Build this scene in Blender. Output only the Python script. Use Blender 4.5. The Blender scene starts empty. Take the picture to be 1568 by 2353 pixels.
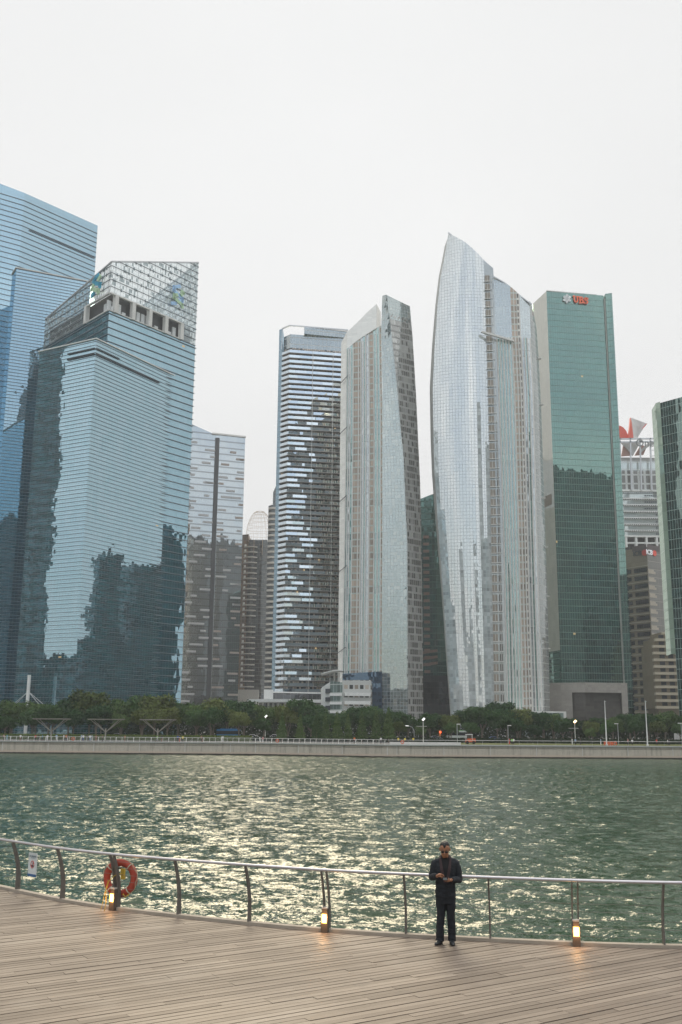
import bpy, bmesh, math, random
import numpy as np
from mathutils import Vector, Matrix
random.seed(7); rng = np.random.default_rng(11)
S = bpy.context.scene
# ------------------------------------------------------------------ camera
CZ = 7.75
cam = bpy.data.objects.new('camera', bpy.data.cameras.new('camera')); S.collection.objects.link(cam)
cam.data.sensor_fit = 'VERTICAL'; cam.data.sensor_height = 36; cam.data.lens = 35
cam.data.clip_start = .1; cam.data.clip_end = 6000
TH = math.radians(12.04); RO = math.radians(.45)
RM = Matrix.Rotation(math.pi/2+TH, 3, 'X') @ Matrix.Rotation(RO, 3, 'Z')
cam.matrix_world = Matrix.Translation((0, 0, CZ)) @ RM.to_4x4()
S.camera = cam
S.render.resolution_x = 682; S.render.resolution_y = 1024
# ------------------------------------------------------------------ node helper
class NT:
    def __init__(s, tree): s.t = tree; s.n = tree.nodes; s.l = tree.links; s.n.clear()
    def new(s, typ, **kw):
        nd = s.n.new(typ)
        for k, v in kw.items(): setattr(nd, k, v)
        return nd
    def put(s, sock, v):
        if isinstance(v, bpy.types.NodeSocket): s.l.new(v, sock)
        elif v is not None:
            if isinstance(v, (tuple, list)) and len(v) == 3 and sock.type == 'RGBA': v = (*v, 1)
            sock.default_value = v
    def m(s, op, a, b=None, c=None, clamp=False):
        nd = s.new('ShaderNodeMath', operation=op, use_clamp=clamp)
        for i, v in enumerate((a, b, c)):
            if v is not None: s.put(nd.inputs[i], v)
        return nd.outputs[0]
    def vm(s, op, a, b=None, sc=None):
        nd = s.new('ShaderNodeVectorMath', operation=op)
        s.put(nd.inputs[0], a)
        if b is not None: s.put(nd.inputs[1], b)
        if sc is not None: s.put(nd.inputs['Scale'], sc)
        return nd.outputs['Value'] if op in ('DOT_PRODUCT', 'LENGTH') else nd.outputs[0]
    def sep(s, v):
        nd = s.new('ShaderNodeSeparateXYZ'); s.put(nd.inputs[0], v); return nd.outputs
    def comb(s, x=0, y=0, z=0):
        nd = s.new('ShaderNodeCombineXYZ')
        for i, v in enumerate((x, y, z)): s.put(nd.inputs[i], v)
        return nd.outputs[0]
    def mix(s, f, a, b, blend='MIX'):
        nd = s.new('ShaderNodeMix', data_type='RGBA', blend_type=blend)
        s.put(nd.inputs[0], f); s.put(nd.inputs[6], a); s.put(nd.inputs[7], b); return nd.outputs[2]
    def noise(s, vec, scale=1, detail=2, rough=.5, col=False):
        nd = s.new('ShaderNodeTexNoise'); s.put(nd.inputs['Vector'], vec); s.put(nd.inputs['Scale'], scale)
        s.put(nd.inputs['Detail'], detail); s.put(nd.inputs['Roughness'], rough)
        return nd.outputs['Color' if col else 'Fac']
    def white(s, vec, col=False):
        nd = s.new('ShaderNodeTexWhiteNoise', noise_dimensions='3D'); s.put(nd.inputs['Vector'], vec)
        return nd.outputs['Color' if col else 'Value']
    def ramp(s, f, pts):
        nd = s.new('ShaderNodeValToRGB'); s.put(nd.inputs[0], f); r = nd.color_ramp
        while len(r.elements) < len(pts): r.elements.new(.5)
        for e, (p, c) in zip(r.elements, pts):
            e.position = p; e.color = (*c, 1) if isinstance(c, tuple) else (c, c, c, 1)
        return nd.outputs[0]
    def sh(s, typ, **kw):
        nd = s.new(typ)
        for k, v in kw.items(): s.put(nd.inputs[k.replace('_', ' ')], v)
        return nd.outputs[0]
    def mixs(s, f, a, b):
        nd = s.new('ShaderNodeMixShader'); s.put(nd.inputs[0], f); s.put(nd.inputs[1], a); s.put(nd.inputs[2], b); return nd.outputs[0]
# ------------------------------------------------------------------ sky and sun
SUN_AZ, SUN_EL = math.radians(-7), math.radians(34)
W = bpy.data.worlds.new('World'); S.world = W; W.use_nodes = True
g = NT(W.node_tree)
sky = g.new('ShaderNodeTexSky', sky_type='NISHITA', sun_disc=False, sun_elevation=SUN_EL, sun_rotation=SUN_AZ, air_density=1.2, dust_density=2.0)
tc = g.new('ShaderNodeTexCoord').outputs['Generated']
x, y, z = g.sep(tc)
zc = g.m('ADD', g.m('MAXIMUM', z, 0.0), .22)
pl = g.comb(g.m('DIVIDE', x, zc), g.m('DIVIDE', y, zc), 0)
n1 = g.noise(pl, 1.1, 5, .6)
back = g.m('MULTIPLY_ADD', y, -1.0, .1, clamp=True)                   # the far side of the sky is broken cloud with blue in it
cover = g.m('SUBTRACT', 1.0, g.m('MULTIPLY', back, g.ramp(n1, [(.42, .62), (.66, .0)])), clamp=True)
sund = Vector((math.sin(SUN_AZ)*math.cos(SUN_EL), math.cos(SUN_AZ)*math.cos(SUN_EL), math.sin(SUN_EL)))
dt = g.m('MAXIMUM', g.vm('DOT_PRODUCT', tc, tuple(sund)), 0.0)
glow = g.m('MULTIPLY', g.m('POWER', dt, 14.0), .07)
high = g.ramp(z, [(.66, 0.), (.9, 1.)])
n2 = g.noise(pl, .55, 4, .55)
cb = g.m('ADD', g.m('MULTIPLY_ADD', high, .8, g.m('MULTIPLY_ADD', g.m('MULTIPLY', back, g.ramp(z, [(.03, .15), (.40, 1.)])), .85, g.m('MULTIPLY_ADD', n2, .24, .635))), glow)
cloud = g.vm('SCALE', (.995, 1.0, 1.0), sc=cb)
blue = g.vm('SCALE', sky.outputs[0], sc=.16)
skyc = g.mix(cover, blue, cloud)
bg = g.new('ShaderNodeBackground'); g.put(bg.inputs[0], skyc); bg.inputs[1].default_value = 1.0
wo = g.new('ShaderNodeOutputWorld'); g.l.new(bg.outputs[0], wo.inputs[0])
sl = bpy.data.lights.new('sun', 'SUN'); sl.energy = 1.5; sl.angle = math.radians(25); sl.color = (1, .84, .58)
so = bpy.data.objects.new('sun', sl); S.collection.objects.link(so)
so.rotation_euler = (-sund).to_track_quat('-Z', 'Y').to_euler()
S.view_settings.view_transform = 'Standard'; S.view_settings.look = 'None'
S.view_settings.exposure = .22; S.view_settings.gamma = 1
# ------------------------------------------------------------------ helpers
PW, PH, PF = 1568, 2353, 2287.6
def ray(px, py): return RM @ Vector(((px-PW/2)/PF, -(py-PH/2)/PF, -1))
def atY(px, py, Y): r = ray(px, py); return Vector((0, 0, CZ)) + r*(Y/r.y)
def lev(px, py, Z): r = ray(px, py); return Vector((0, 0, CZ)) + r*((Z-CZ)/r.z)
def onpl(px, py, p0, n): r = ray(px, py); o = Vector((0, 0, CZ)); return o + r*((Vector(p0)-o).dot(n)/r.dot(n))
def bump(nt, h, strength=.3, dist=.02):
    b = nt.new('ShaderNodeBump'); nt.put(b.inputs['Strength'], strength); nt.put(b.inputs['Distance'], dist); nt.put(b.inputs['Height'], h); return b.outputs[0]
def mat(name):
    m = bpy.data.materials.new(name); m.use_nodes = True; nt = NT(m.node_tree)
    o = nt.new('ShaderNodeOutputMaterial'); return m, nt, o.inputs['Surface']
def plain(name, col, rough=.6, metal=0, var=.18, scale=1.5, emit=0, emitcol=None, bmp=0, spec=.5, trans=0, objcol=False):
    m, nt, out = mat(name)
    pos = nt.new('ShaderNodeNewGeometry').outputs['Position']
    n = nt.noise(pos, scale, 4, .6)
    c = nt.mix(n, tuple(v*(1-var) for v in col), tuple(min(1, v*(1+var)) for v in col))
    if objcol:
        oc = nt.new('ShaderNodeObjectInfo').outputs['Color']; c = nt.mix(1.0, c, oc, 'MULTIPLY')
    p = nt.new('ShaderNodeBsdfPrincipled')
    nt.put(p.inputs['Base Color'], c); p.inputs['Roughness'].default_value = rough; p.inputs['Metallic'].default_value = metal
    p.inputs['Specular IOR Level'].default_value = spec
    if emit: nt.put(p.inputs['Emission Color'], emitcol or col); p.inputs['Emission Strength'].default_value = emit
    if bmp: nt.put(p.inputs['Normal'], bump(nt, nt.noise(pos, scale*8, 4, .6), bmp, .02))
    nt.l.new(p.outputs[0], out); return m
def facade(name, body=(.02, .05, .06), tint=(.75, .9, 1), refl=.45, fh=3.5, pw=1.5, hl=.15, vl=.06, line=(.3, .33, .34), lr=.5, tilt=.006, wave=.004,
           var=.6, cur=None, curp=.3, band=None, bandc=(.3, .3, .3), lit=0, clear=0, gw=3, gh=2, dark=0, rough=.012, colnoise=0):
    """curtain wall: panes of glass, mullions and floor lines laid out in metres over the wall (UV)"""
    m, nt, out = mat(name)
    u, v, _ = nt.sep(nt.new('ShaderNodeUVMap').outputs[0])
    cu, cv = nt.m('DIVIDE', u, pw), nt.m('DIVIDE', v, fh)
    iu, iv = nt.m('FLOOR', cu), nt.m('FLOOR', cv); fu, fv = nt.m('FRACT', cu), nt.m('FRACT', cv)
    lh = nt.m('LESS_THAN', fv, hl/fh); lv = nt.m('LESS_THAN', fu, vl/pw)
    lm = nt.m('MAXIMUM', lh, lv)
    cell = nt.comb(iu, iv, 3.3)
    wn = nt.white(cell); wc = nt.white(nt.comb(iu, iv, 9.1), True)
    big = nt.comb(nt.m('FLOOR', nt.m('DIVIDE', cu, gw)), nt.m('FLOOR', nt.m('DIVIDE', cv, gh)), 5.5)
    wb = nt.white(big)
    f = nt.m('MULTIPLY_ADD', nt.m('ADD', nt.m('MULTIPLY', wn, .5), nt.m('MULTIPLY', wb, .5)), 2*var, 1-var)
    bc = nt.vm('SCALE', tuple(body), sc=f)
    if cur:
        bc = nt.mix(nt.m('LESS_THAN', nt.white(nt.comb(iu, iv, 1.7)), curp), bc, nt.vm('SCALE', tuple(cur), sc=nt.m('MULTIPLY_ADD', wn, .5, .75)))
    if band: bc = nt.mix(nt.m('LESS_THAN', fv, band), bc, bandc)
    # uneven panes
    pos = nt.new('ShaderNodeNewGeometry')
    wv = nt.noise(nt.comb(nt.m('MULTIPLY', u, .16), nt.m('MULTIPLY', v, .07), 0), 1, 3, .6, True)
    tl = nt.vm('ADD', nt.vm('SCALE', nt.vm('SUBTRACT', wc, (.5, .5, .5)), sc=2*tilt), nt.vm('SCALE', nt.vm('SUBTRACT', wv, (.5, .5, .5)), sc=2*wave))
    nor = nt.vm('NORMALIZE', nt.vm('ADD', pos.outputs['Normal'], tl))
    gc = tuple(tint)
    if colnoise: gc = nt.vm('SCALE', tuple(tint), sc=nt.m('MULTIPLY_ADD', nt.m('ADD', nt.m('MULTIPLY', wn, .5), nt.m('MULTIPLY', wb, .5)), -colnoise, 1.0))
    gl = nt.sh('ShaderNodeBsdfGlossy', Color=(1, 1, 1), Roughness=rough, Normal=nor); nt.put(gl.node.inputs['Color'], gc)
    df = nt.sh('ShaderNodeBsdfDiffuse', Color=bc)
    lw = nt.new('ShaderNodeLayerWeight'); lw.inputs[0].default_value = .5
    fr = nt.m('MULTIPLY_ADD', nt.m('POWER', lw.outputs['Facing'], 4.0), (1-refl)*.8, refl)
    if band: fr = nt.m('MULTIPLY', fr, nt.m('MULTIPLY_ADD', nt.m('LESS_THAN', fv, band), -.45, 1.0))
    if clear:
        tr = nt.sh('ShaderNodeBsdfTransparent', Color=(.95, .98, .98))
        cl = nt.m('MULTIPLY', nt.m('LESS_THAN', nt.white(nt.comb(iu, iv, 7.7)), .82), clear)
        df = nt.mixs(cl, df, tr)
    g2 = nt.mixs(fr, df, gl)
    if lit:
        em = nt.sh('ShaderNodeEmission', Color=(1, .72, .38), Strength=.45)
        g2 = nt.mixs(nt.m('MULTIPLY', nt.m('LESS_THAN', nt.white(nt.comb(iu, iv, 4.4)), lit), nt.m('GREATER_THAN', fv, .7)), g2, em)
    ln = nt.new('ShaderNodeBsdfPrincipled'); nt.put(ln.inputs['Base Color'], tuple(line)); ln.inputs['Roughness'].default_value = lr
    nt.l.new(nt.mixs(lm, g2, ln.outputs[0]), out); return m
def link(o): S.collection.objects.link(o); return o
def tag(o, label=None, cat=None, group=None, kind=None):
    if label: o['label'] = label
    if cat: o['category'] = cat
    if group: o['group'] = group
    if kind: o['kind'] = kind
    return o
def thing(name, label, cat, loc=(0, 0, 0), rz=0, group=None):
    o = link(bpy.data.objects.new(name, None)); o.location = loc; o.rotation_euler = (0, 0, rz); o.empty_display_size = .5
    return tag(o, label, cat, group)
def off(p):
    v = Vector((0, 0, 0))
    while p: v += Vector(p.location); p = p.parent
    return v
class MB:
    """collects shapes in world metres; build() links them as one mesh object"""
    def __init__(s): s.v = []; s.f = []; s.uv = []; s.mi = []; s.cur = 0
    def face(s, pts, uv=None):
        i = len(s.v); s.v += [tuple(p) for p in pts]; s.f.append(tuple(range(i, i+len(pts))))
        s.uv.append(uv or [(p[0], p[2]) for p in pts]); s.mi.append(s.cur)
    def box(s, c, h, rz=0, tilt=None):
        M = Matrix.Rotation(rz, 3, 'Z')
        if tilt: M = M @ tilt
        c = Vector(c); P = {}
        for a in (-1, 1):
            for b in (-1, 1):
                for d in (-1, 1): P[a, b, d] = c + M @ Vector((a*h[0], b*h[1], d*h[2]))
        for q in (((-1,-1,-1),(1,-1,-1),(1,-1,1),(-1,-1,1)), ((1,1,-1),(-1,1,-1),(-1,1,1),(1,1,1)), ((1,-1,-1),(1,1,-1),(1,1,1),(1,-1,1)),
                  ((-1,1,-1),(-1,-1,-1),(-1,-1,1),(-1,1,1)), ((-1,-1,1),(1,-1,1),(1,1,1),(-1,1,1)), ((-1,1,-1),(1,1,-1),(1,-1,-1),(-1,-1,-1))):
            s.face([P[k] for k in q])
    def bar(s, a, b, w, t=None, up=(0, 0, 1)):
        """rectangular bar from a to b; w wide, t thick (along up)"""
        a, b = Vector(a), Vector(b); t = t or w; d = (b-a).normalized(); u = Vector(up)
        if abs(d.dot(u)) > .98: u = Vector((0, 1, 0))
        r = d.cross(u).normalized()*w/2; n = r.cross(d).normalized()*t/2
        A = [a-r-n, a+r-n, a+r+n, a-r+n]; B = [p+(b-a) for p in A]
        s.face(A[::-1]); s.face(B)
        for i in range(4): j = (i+1) % 4; s.face([A[i], A[j], B[j], B[i]])
    def tube(s, pts, r, n=8, closed=False, flat=1.0):
        pts = [Vector(p) for p in pts]; k = len(pts); rr = r if isinstance(r, (list, tuple)) else [r]*k; rings = []
        up = None
        for i in range(k):
            if closed: d = pts[(i+1) % k]-pts[i-1]
            else: d = pts[min(i+1, k-1)]-pts[max(i-1, 0)]
            d.normalize()
            if up is None: up = Vector((0, 0, 1)) if abs(d.z) < .9 else Vector((0, 1, 0))
            x = d.cross(up).normalized(); yv = x.cross(d).normalized(); up = yv
            rings.append([pts[i]+x*rr[i]*math.cos(2*math.pi*j/n)+yv*rr[i]*flat*math.sin(2*math.pi*j/n) for j in range(n)])
        base = len(s.v)
        for R_ in rings: s.v += [tuple(p) for p in R_]
        for i in range(k if closed else k-1):
            for j in range(n):
                a = base+i*n+j; b = base+i*n+(j+1) % n; i2 = (i+1) % k; c = base+i2*n+(j+1) % n; d_ = base+i2*n+j
                s.f.append((a, b, c, d_)); s.uv.append([(0, 0)]*4); s.mi.append(s.cur)
        if not closed:
            s.f.append(tuple(base+j for j in range(n))[::-1]); s.uv.append([(0, 0)]*n); s.mi.append(s.cur)
            s.f.append(tuple(base+(k-1)*n+j for j in range(n))); s.uv.append([(0, 0)]*n); s.mi.append(s.cur)
    def prism(s, plan, z0, z1, cap=True, u0=0, walls=None, capmi=None):
        """vertical walls over a plan (counter-clockwise seen from above = outward faces); z1 may be one height per corner"""
        n = len(plan); zt = z1 if isinstance(z1, (list, tuple)) else [z1]*n; zb = z0 if isinstance(z0, (list, tuple)) else [z0]*n; u = u0
        for i in range(n):
            j = (i+1) % n; a, b = plan[i], plan[j]; L_ = math.hypot(b[0]-a[0], b[1]-a[1])
            if walls is None or i in walls:
                s.face([(a[0], a[1], zb[i]), (b[0], b[1], zb[j]), (b[0], b[1], zt[j]), (a[0], a[1], zt[i])], [(u, zb[i]), (u+L_, zb[j]), (u+L_, zt[j]), (u, zt[i])])
            u += L_
        if cap:
            k = s.cur
            if capmi is not None: s.cur = capmi
            s.face([(p[0], p[1], z) for p, z in zip(plan, zt)]); s.face([(p[0], p[1], z) for p, z in zip(plan, zb)][::-1]); s.cur = k
    def build(s, name, m, parent=None, smooth=False, local=False, weld=False):
        me = bpy.data.meshes.new(name); o3 = Vector((0, 0, 0)) if local else off(parent)
        me.from_pydata([(p[0]-o3.x, p[1]-o3.y, p[2]-o3.z) for p in s.v], [], s.f)
        ul = me.uv_layers.new(name='UVMap')
        flat = [c for f in s.uv for q in f for c in q]
        ul.data.foreach_set('uv', flat)
        for mm in (m if isinstance(m, (list, tuple)) else [m]): me.materials.append(mm)
        me.polygons.foreach_set('material_index', s.mi)
        if smooth: me.polygons.foreach_set('use_smooth', [True]*len(s.f))
        if weld:
            bm = bmesh.new(); bm.from_mesh(me); bmesh.ops.remove_doubles(bm, verts=bm.verts, dist=1e-4); bm.to_mesh(me); bm.free()
        o = link(bpy.data.objects.new(name, me)); o.parent = parent; return o
def copy_tree(o, parent=None):
    c = o.copy(); link(c); c.parent = parent
    for ch in [q for q in bpy.data.objects if q.parent == o]: copy_tree(ch, c)
    return c
def offset_pt(a, b, d):
    """unit outward normal of wall a->b for a counter-clockwise plan, times d"""
    v = Vector((b[1]-a[1], -(b[0]-a[0]), 0)).normalized(); return v*d
def fins(plan, walls, zs, depth, th, mb):
    """horizontal blades standing proud of the walls, mitred at the corners; zs heights"""
    for z in zs:
        for i in walls:
            a = plan[i]; b = plan[(i+1) % len(plan)]; n = offset_pt(a, b, 1)
            def outp(k, default):
                # mitre with neighbour when it is finned too
                if k in walls:
                    a2 = plan[k]; b2 = plan[(k+1) % len(plan)]; n2 = offset_pt(a2, b2, 1); m_ = (n+n2); m_ = m_/max(.3, m_.dot(n)); return m_
                return default
            na = outp((i-1) % len(plan), n); nb = outp((i+1) % len(plan), n)
            A = Vector((a[0], a[1], z)); B = Vector((b[0], b[1], z)); A2 = A+na*depth; B2 = B+nb*depth; t = Vector((0, 0, th))
            mb.face([A2, B2, B2+t, A2+t]); mb.face([A, B, B2, A2][::-1]); mb.face([A+t, A2+t, B2+t, B+t])
            if (i-1) % len(plan) not in walls: mb.face([A, A2, A2+t, A+t])
            if (i+1) % len(plan) not in walls: mb.face([B2, B, B+t, B2+t])
# ------------------------------------------------------------------ common materials
M_conc = plain('pale_concrete', (.64, .63, .60), .8, scale=.3)
M_white = plain('white_paint', (.72, .72, .7), .5, scale=.6)
M_dark = plain('dark_metal', (.035, .045, .055), .4)
M_roof = plain('roof_grey', (.2, .21, .21), .8)
M_steel = plain('pale_steel', (.5, .51, .52), .35, .6)
# ------------------------------------------------------------------ towers
def root_of(name, label, cat, plan, z=3.2, group=None):
    cx = sum(p[0] for p in plan)/len(plan); cy = sum(p[1] for p in plan)/len(plan)
    return thing(name, label, cat, (cx, cy, z), group=group)
def frange(a, b, s):
    r = []
    while a < b: r.append(a); a += s
    return r
G0 = 3.2
def ribbon(mb, path, w, plane_p, nrm, o, thick=.5):
    """flat extruded band following a traced path on a wall"""
    P3 = [onpl(q[0], q[1], plane_p, nrm)+nrm*o for q in path]
    for a, b in zip(P3[:-1], P3[1:]):
        d = (b-a).normalized()*w*.42; mb.bar(a-d, b+d, w, thick, up=nrm)
# --- blue tower with logos
F_t1 = facade('blue_curtain_wall', (.008, .095, .11), (.60, .86, 1.0), .56, 2.6, 1.3, .05, .05, (.13, .2, .24), tilt=.003, wave=.016, var=.7, lit=.0005, colnoise=.18)
F_t1b = facade('blue_curtain_wall_fine', (.008, .10, .115), (.64, .88, 1.0), .58, 1.35, 1.3, .05, .05, (.2, .27, .3), tilt=.003, wave=.016, var=.95, gw=2, gh=4, lit=.0004, colnoise=.15)
F_cr = facade('crown_screen_glass', (.34, .39, .40), (.72, .85, .88), .24, 1.3, .75, .10, .10, (.45, .49, .5), tilt=.02, var=.35, clear=1.0, gw=2, gh=1)
M_fin = plain('steel_blade', (.20, .23, .26), .45, .3)
C1, R1, L1 = Vector((-82.4, 328.8, 0)), Vector((-56.65, 361.7, 0)), Vector((-116.3, 365.7, 0)); B1 = R1+L1-C1
pl1 = [C1, R1, B1, L1]
t1 = root_of('glass_office_tower', 'blue glass tower with a sloping see-through crown bearing two ribbon logos', 'office tower', pl1)
ZB, ZT = 149.8, 156.6
mb = MB(); mb.prism([tuple(p) for p in pl1], G0, ZB); mb.build('shaft', F_t1, t1)
mb = MB(); fins(pl1, [0, 1, 3], frange(G0+2.6*1, ZB-.3, 2.6), .35, .2, mb); mb.build('sunshade_fins', M_fin, t1)
C2, R2, L2 = Vector((-83.5, 318.3, 0)), Vector((-62.9, 354.3, 0)), Vector((-106.4, 330.8, 0)); K2 = Vector((-113, 362.2, 0))
pl2 = [C2, R2, (R2+L1)/2+Vector((0, 5, 0)), K2, L2]
mb = MB(); mb.prism([tuple(p) for p in pl2], G0, 135); mb.build('lower_shaft', F_t1b, t1)
mb = MB(); fins(pl2, [0, 4], [z for z in frange(G0+1.35, 134.5, 1.35)], .18, .12, mb); mb.build('sunshade_fins', M_fin, t1)
mb = MB(); fins(pl2, [0, 3, 4], [134.9], .5, .35, mb); mb.build('parapet', M_white, t1)
mb = MB()
dR = (R2-C2).normalized(); nR = offset_pt(C2, R2, 1); dL = (L2-C2).normalized(); nL = offset_pt(L2, C2, 1)
mbs_ = [mb, MB(), MB(), MB()]
for k in range(46):
    a = C2+nR*.3+dR*(.4+k*.72); mb.box((a.x, a.y, 129.6), (.22, .12, .28), math.atan2(dR.y, dR.x))
    if k < 16: mbs_[1].box((a.x, a.y, 131.6), (.22, .12, .28), math.atan2(dR.y, dR.x))
    if k < 20:
        a = C2+nL*.3+dL*(.4+k*.62)
        for zz in (129.6, 131.6): mbs_[2 if zz < 130 else 3].box((a.x, a.y, zz), (.2, .12, .28), math.atan2(dL.y, dL.x))
for mb in mbs_: mb.build('louvre', M_dark, t1)
zC, zR, zL = atY(258, 601, C1.y).z, atY(458, 603.5, R1.y).z, atY(104.5, 733.5, L1.y).z; zBk = zR+zL-zC
nR1 = offset_pt(C1, R1, 1); nL1 = offset_pt(L1, C1, 1); dR1 = (R1-C1).normalized(); dL1 = (L1-C1).normalized()
eR = onpl(416, 770, C1, nR1); tR = (Vector((eR.x, eR.y, 0))-C1).length
eL = onpl(201, 700, C1, nL1); tL = (Vector((eL.x, eL.y, 0))-C1).length
aR = C1+dR1*tR; aL = C1+dL1*tL
mb = MB(); mb.prism([tuple(p) for p in pl1], ZT, [zC, zR, zBk, zL], cap=False)
for a, b in ((aR, R1), (R1, B1), (B1, L1), (L1, aL)):
    L_ = (b-a).length; mb.face([(a.x, a.y, ZB), (b.x, b.y, ZB), (b.x, b.y, ZT), (a.x, a.y, ZT)], [(0, ZB), (L_, ZB), (L_, ZT), (0, ZT)])
mb.build('crown', F_cr, t1)
mb = MB()
def finclip(a, b, za, zb, n, zs):
    for z in zs:
        t0, t1_ = 0.0, 1.0
        if za != zb:
            tc_ = (z-za)/(zb-za)
            if za < z: t0 = tc_
            if zb < z: t1_ = tc_
        if za < z and zb < z or t1_-t0 < .02: continue
        A = a+(b-a)*t0+n*.15; B = a+(b-a)*t1_+n*.15; mb.bar((A.x, A.y, z), (B.x, B.y, z), .3, .17)
zs_ = frange(ZT, 200, 2.6)
finclip(C1, R1, zC, zR, nR1, zs_); finclip(L1, C1, zL, zC, nL1, zs_); finclip(R1, B1, zR, zBk, offset_pt(R1, B1, 1), zs_)
finclip(aR, R1, 999, 999, nR1, [ZB+.1, ZB+2.6, ZB+5.2][:3]); finclip(L1, aL, 999, 999, nL1, [ZB+.1, ZB+2.6, ZB+5.2])
mb.build('sunshade_fins', M_fin, t1)
mb = MB()
for a, b, za, zb in ((C1, R1, zC, zR), (R1, B1, zR, zBk), (B1, L1, zBk, zL), (L1, C1, zL, zC)):
    mb.bar((a.x, a.y, za), (b.x, b.y, zb), .5, .5)
    for k in range(1, 16):
        t = k/16; p = a+(b-a)*t; zt = za+(zb-za)*t; n = offset_pt(a, b, 1)
        q = p-n*.9; mb.bar((q.x, q.y, ZT), (q.x, q.y, zt), .16)
        if k % 2:
            p2 = a+(b-a)*((k+1)/16)-n*.9; zt2 = za+(zb-za)*((k+1)/16)
            for zz in frange(ZT, min(zt, zt2)-5, 5.2): mb.bar((q.x, q.y, zz), (p2.x, p2.y, zz+5), .14)
mb.build('crown_frame', M_steel, t1)
M_louv = plain('plant_room_panel', (.3, .31, .3), .8)
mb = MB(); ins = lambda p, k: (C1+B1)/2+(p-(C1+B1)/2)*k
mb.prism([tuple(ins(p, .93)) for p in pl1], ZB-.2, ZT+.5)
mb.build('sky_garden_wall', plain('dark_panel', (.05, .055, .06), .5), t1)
mb = MB()
for a, d, L_, n in ((C1, dR1, tR, nR1), (C1, dL1, tL, nL1)):
    k = 5 if L_ > 20 else 2
    for i in range(0 if L_ > 20 else 1, k):
        p = a+d*(L_*(i+(.35 if L_ > 20 else .0))/(k-(.65 if L_ > 20 else 1)))if L_ > 20 else a+d*L_
        mb.box((p.x, p.y, (ZB+ZT)/2), (.75, .8, (ZT-ZB)/2-.02), math.atan2(d.y, d.x))
    for z in (ZT-.1,):
        p0, p1 = a+n*.1, a+d*L_+n*.1; mb.bar((p0.x, p0.y, z), (p1.x, p1.y, z), .9, .5)
    p0, p1 = a+n*.1, a+d*L_+n*.1; mb.bar((p0.x, p0.y, ZB+.25), (p1.x, p1.y, ZB+.25), .7, .35)
mb.build('column', M_conc, t1)
rr = random.Random(3); M_eq = plain('light_equipment', (.6, .62, .62), .6)
for a, d, L_, n in ((C1, dR1, tR, nR1), (C1, dL1, tL, nL1)):
    for k in range(int(L_/2.2)):
        if rr.random() < .6:
            p = a+d*(1+k*2.2)-n*1.5; h_ = rr.choice((1.0, 1.7, 2.2)); mb = MB(); mb.box((p.x, p.y, ZB+.2+h_), (.8, .3, h_), math.atan2(d.y, d.x)); mb.build('equipment_panel', M_eq, t1)
M_lb = plain('logo_blue', (.36, .58, .85), .4, var=.05); M_lc = plain('logo_cyan', (.03, .33, .5), .4, var=.05); M_lg = plain('logo_green', (.44, .62, .40), .4, var=.05)
def zl(q): return (q[0]*.16487+201, q[1]*.16487+597.4)
def logo(face_n, blue, green, w, mats_):
    lo = tag(link(bpy.data.objects.new('logo', None)), 'blue and green interlaced ribbon logo'); lo.parent = t1
    for key in ('label',): pass
    for nm, paths, mm, o in (('blue_ribbon', blue, mats_[0], .9), ('green_ribbon', green, mats_[1], 1.35)):
        b = MB()
        for pth in paths: ribbon(b, [zl(q) for q in pth], w, C1, face_n, o, .42)
        b.build(nm, mm, lo)
logo(nR1, [[(1262, 375), (1190, 385), (1185, 430), (1300, 545), (1300, 585), (1262, 575)], [(1160, 610), (1205, 615)]],
     [[(1285, 455), (1305, 475), (1280, 495)], [(1215, 500), (1180, 500), (1180, 540), (1285, 640), (1290, 670)]], 1.25, (M_lb, M_lg))
logo(nL1, [[(180, 225), (140, 270), (120, 315), (135, 335), (210, 345), (205, 385)], [(120, 480), (100, 505)]],
     [[(225, 250), (205, 285)], [(130, 375), (115, 420), (195, 440), (200, 470)]], 1.5, (M_lc, M_lg))
# --- tall blue tower behind
F_t2 = facade('deep_blue_curtain_wall', (.006, .06, .085), (.56, .80, .96), .52, 2.5, 1.3, .05, .05, (.08, .14, .18), tilt=.002, wave=.012, var=.7, lit=.0003)
F_t2b = facade('deep_blue_curtain_wall_fine', (.006, .06, .085), (.58, .82, .96), .52, 1.35, 1.3, .05, .05, (.12, .18, .22), tilt=.002, wave=.012, var=.7, lit=.0003)
pl = [Vector(p) for p in ((-176, 395, 0), (-155.3, 409.1, 0), (-146, 415.6, 0), (-119.9, 446.5, 0), (-150, 475, 0), (-190, 440, 0))]
t2 = root_of('glass_office_tower', 'tallest deep blue glass tower cut off by the left edge, behind the logo tower', 'office tower', pl)
mb = MB(); mb.prism([tuple(p) for p in pl], G0, [247, 245.5, 244.6, 245, 245, 246]); mb.build('shaft', F_t2, t2)
mb = MB(); fins(pl, [0, 1, 2], frange(G0, 243, 2.5), .3, .2, mb); mb.build('sunshade_fins', M_fin, t2)
mb = MB()
a, b = pl[2], pl[3]; d = (b-a).normalized(); n = offset_pt(a, b, .35)
for k in range(44): p = a+d*(4+k*.82)+n; mb.box((p.x, p.y, 227.5), (.25, .1, .3), math.atan2(d.y, d.x))
mb.build('louvre', M_dark, t2)
pl = [Vector(p) for p in ((-134, 379, 0), (-106.6, 391.9, 0), (-112, 425, 0), (-146, 414, 0), (-137.6, 385, 0))]
mb = MB(); mb.prism([tuple(p) for p in pl], G0, 190); mb.build('lower_shaft', F_t2b, t2)
mb = MB(); fins(pl, [0], frange(G0+1.35, 189.5, 1.35), .2, .2, mb); mb.build('sunshade_fins', M_fin, t2)
mb = MB(); fins(pl, [0, 4], [189.8], .4, .4, mb); mb.build('parapet', M_conc, t2)
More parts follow.
